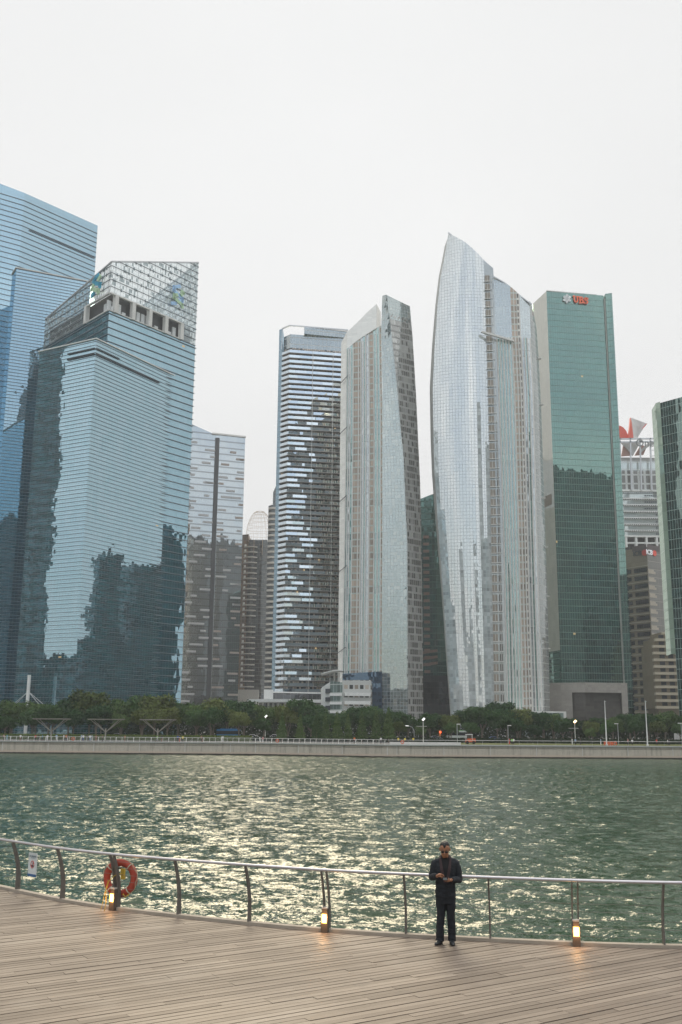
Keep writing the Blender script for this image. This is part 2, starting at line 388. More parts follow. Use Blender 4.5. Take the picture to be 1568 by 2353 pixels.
# --- grey tower with scattered light bars
F_t3 = facade('grey_curtain_wall', (.008, .010, .013), (.80, .88, .92), .52, 5.2, 1.6, .12, .05, (.2, .2, .2), tilt=.002, wave=.014, var=.5, band=.22, bandc=(.03, .03, .035), lit=.0003)
pl = [Vector(p) for p in ((-124, 741, 0), (-98.5, 751, 0), (-95.4, 751.6, 0), (-76.25, 758.6, 0), (-88, 800, 0), (-130, 790, 0))]
t3 = root_of('office_tower', 'grey glass tower with short pale bars scattered over it and a dark vertical slot', 'office tower', pl)
mb = MB(); mb.prism([tuple(p) for p in pl], G0, [238, 229, 229, 229, 229, 238]); mb.build('shaft', F_t3, t3)
mb = MB(); mb.prism([(-98.6, 750.2), (-95.6, 750.8), (-95.6, 752.5), (-98.6, 752.5)], G0, 226.5); mb.build('service_slot', plain('slot_black', (.02, .025, .03), .5), t3)
mb = MB(); mb.prism([(-101, 748.5), (-75.6, 757.5), (-76, 760), (-102, 760)], 229.05, 230.2); mb.build('roof_slab', M_conc, t3)
M_bar = plain('pale_panel', (.38, .38, .38), .6); M_barw = plain('warm_panel', (.3, .25, .22), .6)
rr = random.Random(5); cnt = 0
for k, zz in enumerate(frange(8, 222, 5.2)):
    for (a, b) in ((Vector((-118, 743.35, 0)), pl[1]), (pl[2], pl[3])):
        d = (b-a).normalized(); n = offset_pt(a, b, .25); L_ = (b-a).length
        for q in range(rr.choice((1, 1, 1, 2))):
            w = rr.uniform(3.5, 8.5); s0 = rr.uniform(0, L_-w); s0 = rr.choice((0.2, s0, L_-w-.2)); p = a+d*(s0+w/2)+n
            if cnt >= 98: continue
            mb = MB(); mb.box((p.x, p.y, zz), (w/2, .3, .75), math.atan2(d.y, d.x)); mb.build('spandrel_bar', M_bar if b is pl[1] or rr.random() < .5 else M_barw, t3); cnt += 1
# --- brown tower with round balconies and a wire dome
M_brown = facade('brown_wall', (.20, .125, .07), (.6, .5, .42), .05, 3.2, 2.4, .8, .7, (.16, .115, .09), tilt=.004, var=.8)
F_t4 = facade('brown_glass', (.02, .025, .028), (.5, .55, .55), .16, 3.2, 1.6, .35, .1, (.13, .12, .11), tilt=.01, var=.7)
M_balc = plain('cream_balcony', (.5, .47, .42), .7); M_bw = plain('cream_screen', (.75, .73, .68), .6)
Y4 = 800
def X4(px, py=1400, Y=Y4): return atY(px, py, Y).x
cx4 = X4(575); t4 = thing('apartment_tower', 'slim brown tower of round balconies topped by a wire dome', 'apartment tower', (X4(583), Y4, G0))
z4 = atY(570, 1247, Y4).z
mb = MB(); mb.prism([(X4(549), Y4+2), (X4(567), Y4-1), (X4(567), Y4+20), (X4(549), Y4+20)], G0, atY(560, 1228, Y4).z); mb.build('side_wall', M_brown, t4)
def arcplan(cx, cy, r, a0, a1, n=14): return [(cx+r*math.cos(math.radians(a0+(a1-a0)*i/n)), cy+r*math.sin(math.radians(a0+(a1-a0)*i/n))) for i in range(n+1)]
mb = MB(); mb.prism(arcplan(X4(573), Y4+4, 4.6, 0, 360, 20)[:-1], G0, z4); mb.prism(arcplan(X4(594), Y4+6, 6.2, 0, 360, 20)[:-1], G0, z4+1.5)
mb.prism([(X4(567), Y4+8), (X4(609), Y4+8), (X4(609), Y4+20), (X4(567), Y4+20)], G0, z4+4); mb.build('shaft', F_t4, t4)
for k, zz in enumerate(frange(atY(570, 1578, Y4).z, z4-.5, 4.32)):
    if 12 <= k <= 12: continue
    mb = MB(); pp = arcplan(X4(573), Y4+2.5, 6.0, 180, 345, 12); mb.prism(pp, zz-.5, zz+.35); mb.prism(arcplan(X4(573), Y4+2.5, 5.7, 180, 222, 5)+[(X4(573)-2, Y4+2)], zz+.36, zz+2.2)
    mb.mi = [0]*(15)+[1]*(len(mb.f)-15); mb.build('balcony', (M_balc, M_bw), t4)
mb = MB()
zd = atY(590, 1240, Y4).z; zt4 = atY(590, 1170, Y4).z; cxd = X4(590); ryd = (X4(622)-X4(558))/2
for i in range(18):
    th = math.pi*2*i/18; pts = []
    for j in range(9):
        f = j/8*math.pi/2; r = ryd*math.cos(f*.92); pts.append((cxd+r*math.cos(th), Y4+8+r*math.sin(th)*.8, zd+(zt4-zd)*math.sin(f)))
    mb.tube(pts, .08, 4)
for j in range(1, 8):
    f = j/8*math.pi/2; r = ryd*math.cos(f*.92)
    mb.tube([(cxd+r*math.cos(a), Y4+8+r*math.sin(a)*.8, zd+(zt4-zd)*math.sin(f)) for a in np.linspace(0, 2*math.pi, 24, False)], .09, 4, closed=True)
for i in range(10):
    th = math.pi*2*i/10; mb.tube([(cxd+ryd*math.cos(th)*.97, Y4+8+ryd*math.sin(th)*.78, z4-10), (cxd+ryd*math.cos(th), Y4+8+ryd*math.sin(th)*.8, zd)], .2, 4)
mb.build('wire_dome', plain('bronze_wire', (.46, .34, .22), .6), t4)
mb = MB(); mb.prism([(X4(550), Y4-4), (X4(600), Y4-4), (X4(600), Y4+10), (X4(550), Y4+10)], G0, atY(570, 1585, Y4).z); mb.build('podium', M_balc, t4)
t4b = thing('apartment_tower', 'narrow tower of grey stepped balconies squeezed against the left flank of the banded residential tower', 'apartment tower', (X4(625, 1400, 760), 760, G0))
Yb = 760; zb4 = atY(622, 1160, Yb).z
mb = MB(); mb.prism([(X4(611, 1400, Yb), Yb+4), (X4(620, 1400, Yb), Yb), (X4(640, 1400, Yb), Yb), (X4(640, 1400, Yb), Yb+18), (X4(611, 1400, Yb), Yb+18)], G0, zb4); mb.build('shaft', F_t4, t4b)
mb = MB(); mb.prism([(X4(626, 1200, Yb), Yb+2), (X4(645, 1200, Yb), Yb+2), (X4(645, 1200, Yb), Yb+15), (X4(630, 1200, Yb), Yb+15)], zb4, [atY(628, 1130, Yb).z, atY(640, 1085, Yb).z, atY(640, 1085, Yb).z, atY(628, 1130, Yb).z]); mb.build('crown_fin', F_t4, t4b)
for k, zz in enumerate(frange(atY(622, 1580, Yb).z, zb4, 4.3)):
    mb = MB(); mb.prism(arcplan(X4(622, 1400, Yb), Yb+2, 3.6, 180, 330, 8), zz-.4, zz+1.1); mb.build('balcony', M_balc, t4b)
# --- residential tower with glass balcony bands
F_t5 = facade('window_wall', (.03, .032, .035), (.6, .65, .68), .12, 2.96, 1.15, .2, .16, (.05, .05, .055), tilt=.003, var=.5, cur=(.52, .42, .33), curp=.62, lit=.003)
F_bal = facade('balustrade_glass', (.015, .03, .04), (.78, .88, .95), .72, 2.96, 6.3, .01, .05, (.2, .25, .28), tilt=.065, wave=.012, var=.5, gw=1, gh=1)
ZR5 = 226
A0 = lev(649, 757, ZR5); A1 = lev(667, 752, ZR5); A1.y -= 1.5; A2 = lev(800, 760, ZR5)
pl = [Vector((p.x, p.y, 0)) for p in (A0, A1, A2)]+[Vector((8, 560, 0)), Vector((-33, 562, 0))]
t5 = root_of('residential_tower', 'flat topped residential tower banded with pale glass balconies on every floor', 'apartment tower', pl)
core = [pl[0]+Vector((1, 1.4, 0)), pl[1]+Vector((.3, 1.8, 0)), pl[2]+Vector((0, 1.8, 0)), pl[3], pl[4]]
mb = MB(); mb.prism([tuple(p) for p in core], G0, ZR5-12); mb.build('shaft', F_t5, t5)
mb = MB(); mb.prism([tuple(p) for p in core], ZR5-12, ZR5-4); mb.prism([(pl[1].x+8, pl[1].y+1), (pl[2].x, pl[2].y+1), (pl[2].x, 545), (pl[1].x+8, 545)], ZR5-4, ZR5); mb.build('penthouse', facade('penthouse_glass', (.2, .22, .22), (.7, .78, .8), .4, 4, 2.2, .5, .15, (.5, .52, .52), var=.4), t5)
mb = MB(); q0 = pl[0]; mb.prism([(q0.x-1.8, q0.y+2), (q0.x+.3, q0.y+.2), (q0.x+.4, q0.y+25), (q0.x-1.8, q0.y+25)], G0, ZR5+.6)
mb.build('edge_wall', facade('blue_edge', (.03, .08, .11), (.5, .68, .8), .42, 2.96, 1.2, .3, .1, (.25, .3, .33), var=.5), t5)
mb = MB()
for a, b in ((pl[0], pl[1]), (pl[1], pl[2])): mb.bar((a.x, a.y, ZR5+.4), (b.x, b.y, ZR5+.4), .6, .7)
mb.bar((pl[0].x, pl[0].y, ZR5-12), (pl[0].x, pl[0].y, ZR5+.4), .4); mb.build('roof_frame', M_steel, t5)
M_slab = plain('balcony_slab', (.34, .31, .29), .8)
F_b2 = F_bal
zs5 = frange(G0+18, ZR5-14, 2.96); wallu = {}
for k, zz in enumerate(zs5):
    b = MB(); poly = [tuple(pl[0]), tuple(pl[1]), tuple(pl[2]), tuple(core[2]), tuple(core[1]), tuple(core[0])]
    b.prism([p[:2] for p in poly], zz-.3, zz-.02); s_ = b.build('balcony', M_slab, t5)
    b = MB(); u = (k*2.1) % 12.6+k*100
    for a, c in ((pl[0], pl[1]), (pl[1], pl[2])):
        L_ = (c-a).length; n = offset_pt(a, c, -.08)
        b.face([(a.x+n.x, a.y+n.y, zz), (c.x+n.x, c.y+n.y, zz), (c.x+n.x, c.y+n.y, zz+1.5), (a.x+n.x, a.y+n.y, zz+1.5)], [(u, k*2.96+.1), (u+L_, k*2.96+.1), (u+L_, k*2.96+1.3), (u, k*2.96+1.3)])
        n2 = offset_pt(a, c, -.13)
        b.face([(a.x+n2.x, a.y+n2.y, zz), (c.x+n2.x, c.y+n2.y, zz), (c.x+n2.x, c.y+n2.y, zz+1.5), (a.x+n2.x, a.y+n2.y, zz+1.5)][::-1], [(u, k*2.96+.1)]*4)
        u += L_
    b.build('balustrade', F_bal, s_)
for px in (715, 764):
    p = lev(px, 900, 180); t = (p.x-pl[1].x)/(pl[2].x-pl[1].x); q = pl[1]+(pl[2]-pl[1])*t
    b = MB(); b.box((q.x, q.y+.9, (G0+18+ZR5-14)/2), (.14, 1.0, (ZR5-14-G0-18)/2)); b.build('dividing_fin', M_conc, t5)
# --- podium in front of it
Yp = 470
def X(px, Y, py=1620): return atY(px, py, Y).x
def Z(px, py, Y): return atY(px, py, Y).z
pod = thing('podium_building', 'low dark podium with a white roof slab on slim columns under the banded residential tower', 'podium', (X(650, Yp), Yp, G0))
mb = MB(); mb.prism([(X(600, Yp), Yp), (X(740, Yp), Yp+3), (X(740, Yp), Yp+40), (X(600, Yp), Yp+40)], G0, Z(660, 1592, Yp))
mb.build('hall', facade('dark_podium_glass', (.03, .035, .04), (.5, .55, .6), .2, 3, 3.4, .2, .15, (.16, .16, .17), var=.7), pod)
Yc = Yp-14
mb = MB(); mb.prism([(X(568, Yc), Yc), (X(664, Yc), Yc-6), (X(742, Yc), Yc-2), (X(742, Yc), Yp-.1), (X(600, Yp), Yp-.1), (X(575, Yp), Yp+14)], Z(650, 1614, Yc), Z(650, 1607, Yc)); mb.build('roof_slab', M_white, pod)
mb = MB(); mb.bar((X(620, Yp-3), Yp-3, Z(650, 1591, Yp)), (X(738, Yp-3), Yp, Z(650, 1592, Yp)), .7, .6); mb.box((X(617, Yp-2), Yp-2, Z(617, 1598, Yp)), (2.1, 1, 2.6)); mb.build('parapet', M_white, pod)
mb = MB(); mb.prism([(X(668, Yc), Yc-3), (X(741, Yc), Yc), (X(741, Yc), Yc+6), (X(668, Yc), Yc+6)], G0, Z(650, 1614.5, Yc)); mb.build('stone_wall', plain('brown_stone', (.2, .18, .17), .8), pod)
for px in (572, 590, 604, 617, 628, 640, 656):
    b = MB(); b.tube([(X(px, Yc+2), Yc+2, G0), (X(px, Yc+2), Yc+2, Z(650, 1614, Yc))], .42, 8); b.build('column', M_conc, pod)
# --- terraced white block and canopy
Yt = 400
tb = thing('apartment_block', 'low terraced white block with angled end wall below the cream curved tower', 'apartment block', (X(800, Yt), Yt, G0))
F_tb = facade('pale_apartment_wall', (.05, .055, .055), (.6, .65, .65), .12, 3.3, 2.1, 1.7, .7, (.5, .51, .49), var=.6, cur=(.4, .34, .28), curp=.4)
F_tg = facade('pale_green_glass', (.2, .26, .24), (.7, .8, .78), .3, 3.3, 1.5, .3, .1, (.5, .53, .5), var=.4)
ztb = Z(800, 1562, Yt); zte = Z(745, 1573, Yt)
mb = MB(); mb.prism([(X(787, Yt), Yt), (X(853, Yt), Yt+1), (X(857, Yt), Yt+16), (X(787, Yt), Yt+16)], G0, [ztb-.2, ztb, ztb, ztb]); mb.build('wing', F_tb, tb)
mb = MB(); mb.prism([(X(758, Yt), Yt+1.5), (X(786.8, Yt), Yt-.6), (X(786.8, Yt), Yt+14), (X(758, Yt), Yt+14)], G0, [zte+1.5, ztb-1, ztb-1, zte+1.5]); mb.build('wing', F_tg, tb)
mb = MB(); mb.prism([(X(737, Yt), Yt+7), (X(741, Yt), Yt+3), (X(757.6, Yt), Yt+1), (X(757.6, Yt), Yt+14), (X(739, Yt), Yt+14)], G0, [zte-1.2, zte-.8, zte+1, zte+1, zte-1]); mb.build('end_wall', M_white, tb)
for k in range(5):
    zz = G0+2.5+k*3.3
    if zz > ztb: break
    b = MB(); b.box((X(822, Yt), Yt-.5, zz+.5), (X(852, Yt)-X(822, Yt), .7, .65)); b.box((X(772, Yt), Yt-.9, zz+.3), (2.4, .6, .5)); b.build('balcony', M_white, tb)
    b = MB(); p = X(753, Yt); b.prism([(p-.9, Yt+.6), (p+1, Yt+.5), (p+1, Yt+2), (p-.9, Yt+2)], zz+.9, zz+2.6); b.build('window', M_dark, tb)
cn = thing('canopy', 'thin curved roof canopy beside the foot of the cream curved tower', 'canopy', (X(765, 430), 430, G0))
mb = MB(); n_ = 12; up = []; 
zc_ = Z(765, 1551, 430)
rim = [(X(738+i*4.2, 430), 424+4*abs(i/12-.5), zc_+1.6*math.sin(i/12*1.7)) for i in range(n_+1)]
for a, b in zip(rim[:-1], rim[1:]):
    A, B = Vector(a), Vector(b); q = Vector((0, 14, 0)); t = Vector((0, 0, .45))
    mb.face([A, B, B+t, A+t]); mb.face([A+t, B+t, B+q+t, A+q+t]); mb.face([A, A+q, B+q, B]); mb.face([A+q, A+q+t, B+q+t, B+q])
mb.build('roof', M_white, cn)
for px in (768, 779):
    b = MB(); b.tube([(X(px, 430), 431, G0), (X(px, 430), 431, zc_+1)], .35, 8); b.build('column', M_conc, cn)
# --- cream curved tower (left of the pair)
def column_wall(name): pass
F_blank = facade('cream_panel_wall', (.80, .78, .73), (.9, .9, .86), .2, 1.1, 2.4, .03, .03, (.36, .35, .33), var=.12, tilt=.01)
F_rib = {
 'teal': facade('teal_window_strip', (.07, .17, .15), (.72, .9, .88), .34, 3.2, 1.4, .16, .06, (.45, .5, .48), tilt=.02, var=.9, gw=1, gh=1),
 'beige': facade('beige_window_strip', (.36, .28, .22), (.7, .66, .6), .1, 3.2, 1.4, .7, .12, (.45, .50, .47), tilt=.01, var=.5, gw=1, gh=1),
 'grey': facade('grey_window_strip', (.30, .32, .32), (.78, .84, .85), .4, 3.2, 1.2, .3, .12, (.42, .44, .44), tilt=.02, var=.8, gw=1, gh=1),
 'punched': facade('punched_wall', (.16, .14, .12), (.6, .6, .6), .08, 3.2, 1.7, 1.05, .75, (.68, .66, .61), var=.4),
 'glass': facade('pale_sail_glass', (.60, .64, .64), (.97, .99, .98), .46, 1.6, 1.45, .15, .13, (.34, .38, .39), tilt=.004, wave=.012, var=.5, gw=3, gh=2, colnoise=.38),
 'dim': facade('dim_window_wall', (.10, .095, .085), (.74, .77, .76), .32, 3.2, 1.3, .9, .2, (.30, .30, .29), tilt=.006, wave=.01, var=.6, cur=(.36, .36, .34), curp=.4, gw=1, gh=1)}
M_flank = plain('flank_cladding', (.36, .38, .38), .95, spec=.1)
class Prof:
    """silhouette line traced in the picture plane at a given depth: gives x at a height"""
    def __init__(s, pts, Y): s.q = sorted([(atY(px, py, Y).z, atY(px, py, Y).x) for px, py in pts]); s.Y = Y
    def at(s, z):
        q = s.q
        if z <= q[0][0]: a, b = q[0], q[1]
        elif z >= q[-1][0]: a, b = q[-2], q[-1]
        else:
            for a, b in zip(q[:-1], q[1:]):
                if a[0] <= z <= b[0]: break
        t = (z-a[0])/(b[0]-a[0]); return a[1]+(b[1]-a[1])*t
def sheet(mb, PL, PR, zs, nu, bulge=0, topf=None, anchor='R', back=None):
    """wall between two profiles; bulge bends it towards the viewer"""
    rows = []
    for z in zs:
        xl, xr = PL.at(z), PR.at(z); row = []
        for i in range(nu+1):
            t = i/nu; p = Vector((xl+(xr-xl)*t, PL.Y+(PR.Y-PL.Y)*t-bulge*4*t*(1-t), z)); row.append(p)
        uu = [0]
        for i in range(nu): uu.append(uu[-1]+(row[i+1]-row[i]).to_2d().length)
        if anchor == 'R': uu = [v-uu[-1]+500 for v in uu]
        rows.append((row, uu, z))
    for (r0, u0, z0), (r1, u1, z1) in zip(rows[:-1], rows[1:]):
        for i in range(nu):
            a, b, c, d = r0[i], r0[i+1], r1[i+1], r1[i]; uv = [(u0[i], z0), (u0[i+1], z0), (u1[i+1], z1), (u1[i], z1)]
            if topf:
                za, zb_ = topf(c.x), topf(d.x); ya_, yb2 = topf(b.x), topf(a.x)
                if max(ya_, yb2) <= z0+.02: continue
                if b.z > ya_: b = Vector((b.x, b.y, ya_)); uv[1] = (uv[1][0], ya_)
                if a.z > yb2: a = Vector((a.x, a.y, yb2)); uv[0] = (uv[0][0], yb2)
                if c.z > za: c = Vector((c.x, c.y, za)); uv[2] = (uv[2][0], za)
                if d.z > zb_: d = Vector((d.x, d.y, zb_)); uv[3] = (uv[3][0], zb_)
            mb.face([a, b, c, d], uv)
    return rows
def topfun(pts, Y):
    q = sorted([(atY(px, py, Y).x, atY(px, py, Y).z) for px, py in pts])
    def f(x_):
        if x_ <= q[0][0]: return q[0][1]
        for a, b in zip(q[:-1], q[1:]):
            if x_ <= b[0]: return a[1]+(b[1]-a[1])*(x_-a[0])/(b[0]-a[0])
        return q[-1][1]
    return f
def zc(q): return (q[0]*.3297+517, q[1]*.3297+689)       # zoomed tracing -> picture
def zdn(q): return (q[0]*.3297+517, q[1]*.3297+1149)
t6 = thing('residential_tower', 'cream and grey curved residential tower with a glass fin rising above its roof', 'apartment tower', (X(880, 465), 470, G0))
e0 = [zc((812, 270)), zc((804, 900)), zc((800, 1400)), zdn((798, 300)), zdn((788, 1200)), (776, 1650)]
e1 = [zc((850, 330)), zc((846, 900)), zc((840, 1400)), zdn((836, 300)), zdn((822, 1200)), (787, 1650)]
def between(A, B, t): return [(a[0]+(b[0]-a[0])*t, a[1]+(b[1]-a[1])*t) for a, b in zip(A, B)]
e9 = [zc((1090, 190)), zc((1100, 900)), zc((1100, 1400)), zdn((1100, 300)), zdn((1095, 1200)), (878, 1650)]
zs6 = frange(G0, 216, 3.2)
tf = topfun([zc((812, 268)), zc((850, 215)), zc((930, 150)), zc((990, 95)), zc((1056, 46))], 462)
tw = topfun([zc((850, 330)), zc((910, 290)), zc((960, 260)), zc((1020, 230)), zc((1095, 190))], 462)
Yl, Ym, Yr = 466, 461, 459
mb = MB(); sheet(mb, Prof(e0, Yl+2), Prof(e1, Yl-2), zs6, 2, 0, tf); mb.build('end_wall', F_blank, t6)
seq = [('teal', .0, .05), ('grey', .05, .11), ('teal', .11, .17), ('beige', .19, .33), ('beige', .34, .40), ('grey', .41, .48), ('teal', .48, .53), ('grey', .54, .62), ('beige', .64, .76), ('teal', .77, .84), ('teal', .86, .93), ('beige', .94, 1.0)]
ribs = MB()
for typ, a, b in seq:
    mb = MB(); PA, PB = Prof(between(e1, e9, a), Yl-2+(Yr-Yl+2)*a), Prof(between(e1, e9, b), Yl-2+(Yr-Yl+2)*b)
    sheet(mb, PA, PB, zs6, 1, 0, tw); mb.build('window_strip', F_rib[typ], t6)
    for P_, s_ in ((PA, 1),):
        pts = []
        for z in zs6:
            x_ = P_.at(z)
            if z < tw(x_): pts.append(Vector((x_, P_.Y-.15, z)))
        for p, q in zip(pts[:-1], pts[1:]): ribs.bar(p, q, .5, .5, up=(0, 1, 0))
gaps = [(.17, .19), (.33, .34), (.40, .41), (.53, .54), (.62, .64), (.76, .77), (.84, .86), (.93, .94)]
for a, b in gaps: sheet(ribs, Prof(between(e1, e9, a), Yl-2+(Yr-Yl+2)*a), Prof(between(e1, e9, b), Yl-2+(Yr-Yl+2)*b), zs6, 1, 0, tw)
ribs.build('vertical_rib', M_conc, t6)
# roof screen above the windows
def tb2(x_): return tf(x_) if x_ < atY(*zc((1056, 46)), 462).x else tw(x_)
mb = MB()
n_ = 26; xs = np.linspace(Prof(e1, Yl).at(190), atY(*zc((1056, 46)), 462).x, n_+1)
for a, b in zip(xs[:-1], xs[1:]):
    ya, yb = Yl-2-5*(a-xs[0])/(xs[-1]-xs[0]), Yl-2-5*(b-xs[0])/(xs[-1]-xs[0])
    mb.face([(a, ya, tw(a)-.1), (b, yb, tw(b)-.1), (b, yb, tf(b)), (a, ya, tf(a))], [(a, tw(a)), (b, tw(b)), (b, tf(b)), (a, tf(a))])
    mb.face([(a, ya+.4, tw(a)-.1), (b, yb+.4, tw(b)-.1), (b, yb+.4, tf(b)), (a, ya+.4, tf(a))][::-1], [(a, tw(a)), (b, tw(b)), (b, tf(b)), (a, tf(a))][::-1])
    mb.face([(a, ya, tf(a)), (b, yb, tf(b)), (b, yb+.4, tf(b)), (a, ya+.4, tf(a))])
b = xs[-1]; mb.face([(b, yb, tw(b)), (b+2.5, yb+10, tw(b)), (b+2.5, yb+10, tf(b)), (b, yb, tf(b))])
mb.build('roof_screen', F_blank, t6)
# glass fin and dim wall
g0 = [zc((1097, -10)), zc((1090, 190)), zc((1098, 600)), zc((1098, 1400)), zdn((1098, 300)), zdn((1092, 1500)), (877.5, 1660)]
g1 = [zc((1133, -10)), zc((1150, 130)), zc((1200, 600)), zc((1225, 900)), zc((1245, 1080)), zc((1262, 1500)), zdn((1272, 300)), zdn((1275, 1500))]
g2 = [zc((1287, 15)), zc((1308, 250)), zc((1335, 700)), zc((1360, 1250)), zc((1368, 1500)), zdn((1378, 800)), zdn((1384, 1500))]
zs7 = frange(G0, 222, 3.2)
tg = topfun([zc((1097, -35)), zc((1133, -20)), zc((1287, 14))], 458)
mb = MB(); sheet(mb, Prof(g0, Yr), Prof(g1, Yr-3), zs7, 3, 0, tg)
top_only = MB()
F_fin = facade('grey_green_glass', (.16, .19, .19), (.80, .9, .9), .46, 1.6, 1.5, .12, .12, (.36, .39, .39), tilt=.006, wave=.012, var=.9, colnoise=.3, cur=(.3, .3, .27), curp=.15)
mb.build('glass_fin', F_fin, t6)
zcut = atY(*zc((1200, 100)), 458).z
mb = MB(); sheet(mb, Prof(g1, Yr-3), Prof(g2, Yr+4), frange(G0, zcut, 3.2), 6, 0, None); mb.build('shaft', F_rib['dim'], t6)
mb = MB(); sheet(mb, Prof(g1, Yr-3), Prof(g2, Yr+4), frange(zcut-3.2, 222, 1.6), 6, 0, tg); mb.build('crown', F_fin, t6)
mb = MB()
zz_ = frange(G0, 209, 6)
PL_, PR_ = Prof(e0, Yl+2), Prof(g2, Yr+4)
for z0_, z1_ in zip(zz_[:-1], zz_[1:]):
    for P_, s_ in ((PL_, -1), (PR_, 1)):
        zl_ = min(z1_, tf(PL_.at(z1_))) if s_ < 0 else z1_
        if zl_ <= z0_: continue
        a = Vector((P_.at(z0_), P_.Y, z0_)); b = Vector((P_.at(zl_), P_.Y, zl_)); q = Vector((-3*s_, 22, 0)) 
        f_ = [a, a+q, b+q, b]; mb.face(f_ if s_ > 0 else f_[::-1], [(0, z0_), (22, z0_), (22, zl_), (0, zl_)] if s_ > 0 else [(0, zl_), (22, zl_), (22, z0_), (0, z0_)])
mb.build('flank', M_flank, t6)
mb = MB()
for z0_ in (40, 78, 112, 146, 172):
    x_ = PL_.at(z0_); mb.bar((x_-.4, Yl+1, z0_), (x_+3.5, Yl-4, z0_+2.6), .25)
mb.build('joint_trim', M_dark, t6)
# blue portal frame at its foot
Yf = 452
fr = MB(); fr.prism([(X(787, Yf), Yf), (X(878, Yf), Yf-2), (X(878, Yf), Yf+4), (X(787, Yf), Yf+4)], Z(820, 1570, Yf), [Z(787, 1548, Yf), Z(878, 1543, Yf), Z(878, 1543, Yf), Z(787, 1548, Yf)])
fr.prism([(X(856, Yf), Yf-1.5), (X(878, Yf), Yf-2.01), (X(878, Yf), Yf+4), (X(856, Yf), Yf+4)], G0, Z(820, 1570, Yf)-.02)
fr.build('portal_frame', facade('navy_cladding', (.012, .03, .06), (.3, .45, .62), .3, 2.2, .8, .04, .04, (.02, .05, .09), var=.4), t6)
# --- green tower between the pair
def plantower(name, label, cat, plan, zt, m, part='shaft'):
    pl_ = [Vector((p[0], p[1], 0)) for p in plan]; t = root_of(name, label, cat, pl_)
    b = MB(); b.prism([tuple(p) for p in pl_], G0, zt); b.build(part, m, t); return t, pl_
F_gb = facade('dark_green_wall', (.012, .045, .04), (.35, .62, .56), .22, 3.6, 1.5, .5, .08, (.03, .07, .06), var=.8, lit=.003, tilt=.01)
Yg = 560
tg_, plg = plantower('office_tower', 'dark green tower seen through the gap between the cream curved tower and the sail tower', 'office tower', [(X(958, Yg, 1300), Yg), (X(1000, Yg, 1300), Yg-4), (X(1050, Yg, 1300), Yg+2), (X(1050, Yg, 1300), Yg+30), (X(958, Yg, 1300), Yg+30)],
    [Z(968, 1150, Yg), Z(1000, 1137, Yg), Z(1000, 1137, Yg), Z(1000, 1137, Yg), Z(968, 1150, Yg)], F_gb)
M_br = plain('brown_louvre', (.16, .10, .08), .7)
for k in range(24):
    b = MB(); zz = Z(985, 1236+k*16.2, Yg); b.box((X(979, Yg, 1300), Yg-2.8, zz), (1.7, .4, .8), -.1)
    if zz > G0+30: b.build('brown_panel', M_br, tg_)
for k in (0, 1, 2):
    b = MB(); b.bar((X(965, Yg, 1300), Yg-1.2, Z(985, 1501+k*14, Yg)), (X(1001, Yg, 1300), Yg-4.6, Z(985, 1496+k*14, Yg)), 1, 1.4); b.build('brown_band', M_br, tg_)
b = MB(); b.prism([(X(962, Yg-30, 1400), Yg-30), (X(1038, Yg-30, 1400), Yg-30), (X(1038, Yg-30, 1400), Yg-6), (X(962, Yg-30, 1400), Yg-6)], G0, Z(980, 1552, Yg-30)); b.build('podium', facade('black_podium', (.01, .014, .018), (.2, .25, .3), .12, 3, 2, .1, .06, (.02, .025, .03), lit=.006), tg_)
# --- sail tower
def z5(q): return (q[0]*.3956+947.8, q[1]*.3956+517)
def z6(q): return (q[0]*.3956+947.8, q[1]*.3956+1091.3)
t7 = thing('residential_tower', 'tallest pale glass tower shaped like a pointed sail with a column of square windows', 'apartment tower', (X(1120, 450), 455, G0))
l0 = [z5((210, 44)), z5((190, 170)), z5((165, 300)), z5((148, 450)), z5((130, 700)), z5((119, 950)), z5((124, 1250)), z5((130, 1450)), z6((143, 200)), z6((160, 430)), z6((175, 640)), z6((190, 860)), z6((207, 1120)), z6((228, 1400))]
s0 = [z5((415, 240)), z5((420, 320)), z5((440, 1000)), z6((452, 100)), z6((475, 1300))]
s1 = [z5((446, 250)), z5((450, 320)), z5((475, 1000)), z6((485, 100)), z6((505, 1300))]
s2 = [z5((470, 250)), z5((474, 330)), z5((500, 1000)), z6((521, 100)), z6((547, 1300))]
s3 = [z5((680, 420)), z5((690, 700)), z5((708, 1000)), z5((716, 1450)), z6((735, 700)), z6((758, 1340))]
s4 = [z5((690, 430)), z5((722, 600)), z5((735, 780)), z5((750, 1100)), z6((765, 100)), z6((785, 700)), z6((800, 1340))]
Ya, Yb_, Yc_, Yd, Ye = 453, 449, 448.4, 448, 458
top7 = topfun([z5((209, 44)), z5((300, 118)), z5((380, 190)), z5((460, 268)), z5((520, 300))], 452)
Lp, S0p = Prof(l0, Ya), Prof(s0, Yb_)
mb = MB(); sheet(mb, Lp, S0p, frange(G0, 250, 1.6), 14, 2.5, top7); mb.build('sail_facade', F_rib['glass'], t7)
mb = MB(); sheet(mb, Prof(s0, Yb_), Prof(s2, Yc_), frange(zc200 := G0, 246, 3.2), 2, 0, top7); mb.build('pier', facade('pale_pier', (.40, .42, .42), (.8, .86, .86), .2, 3.2, 3, .05, .05, (.45, .46, .46), var=.2), t7)
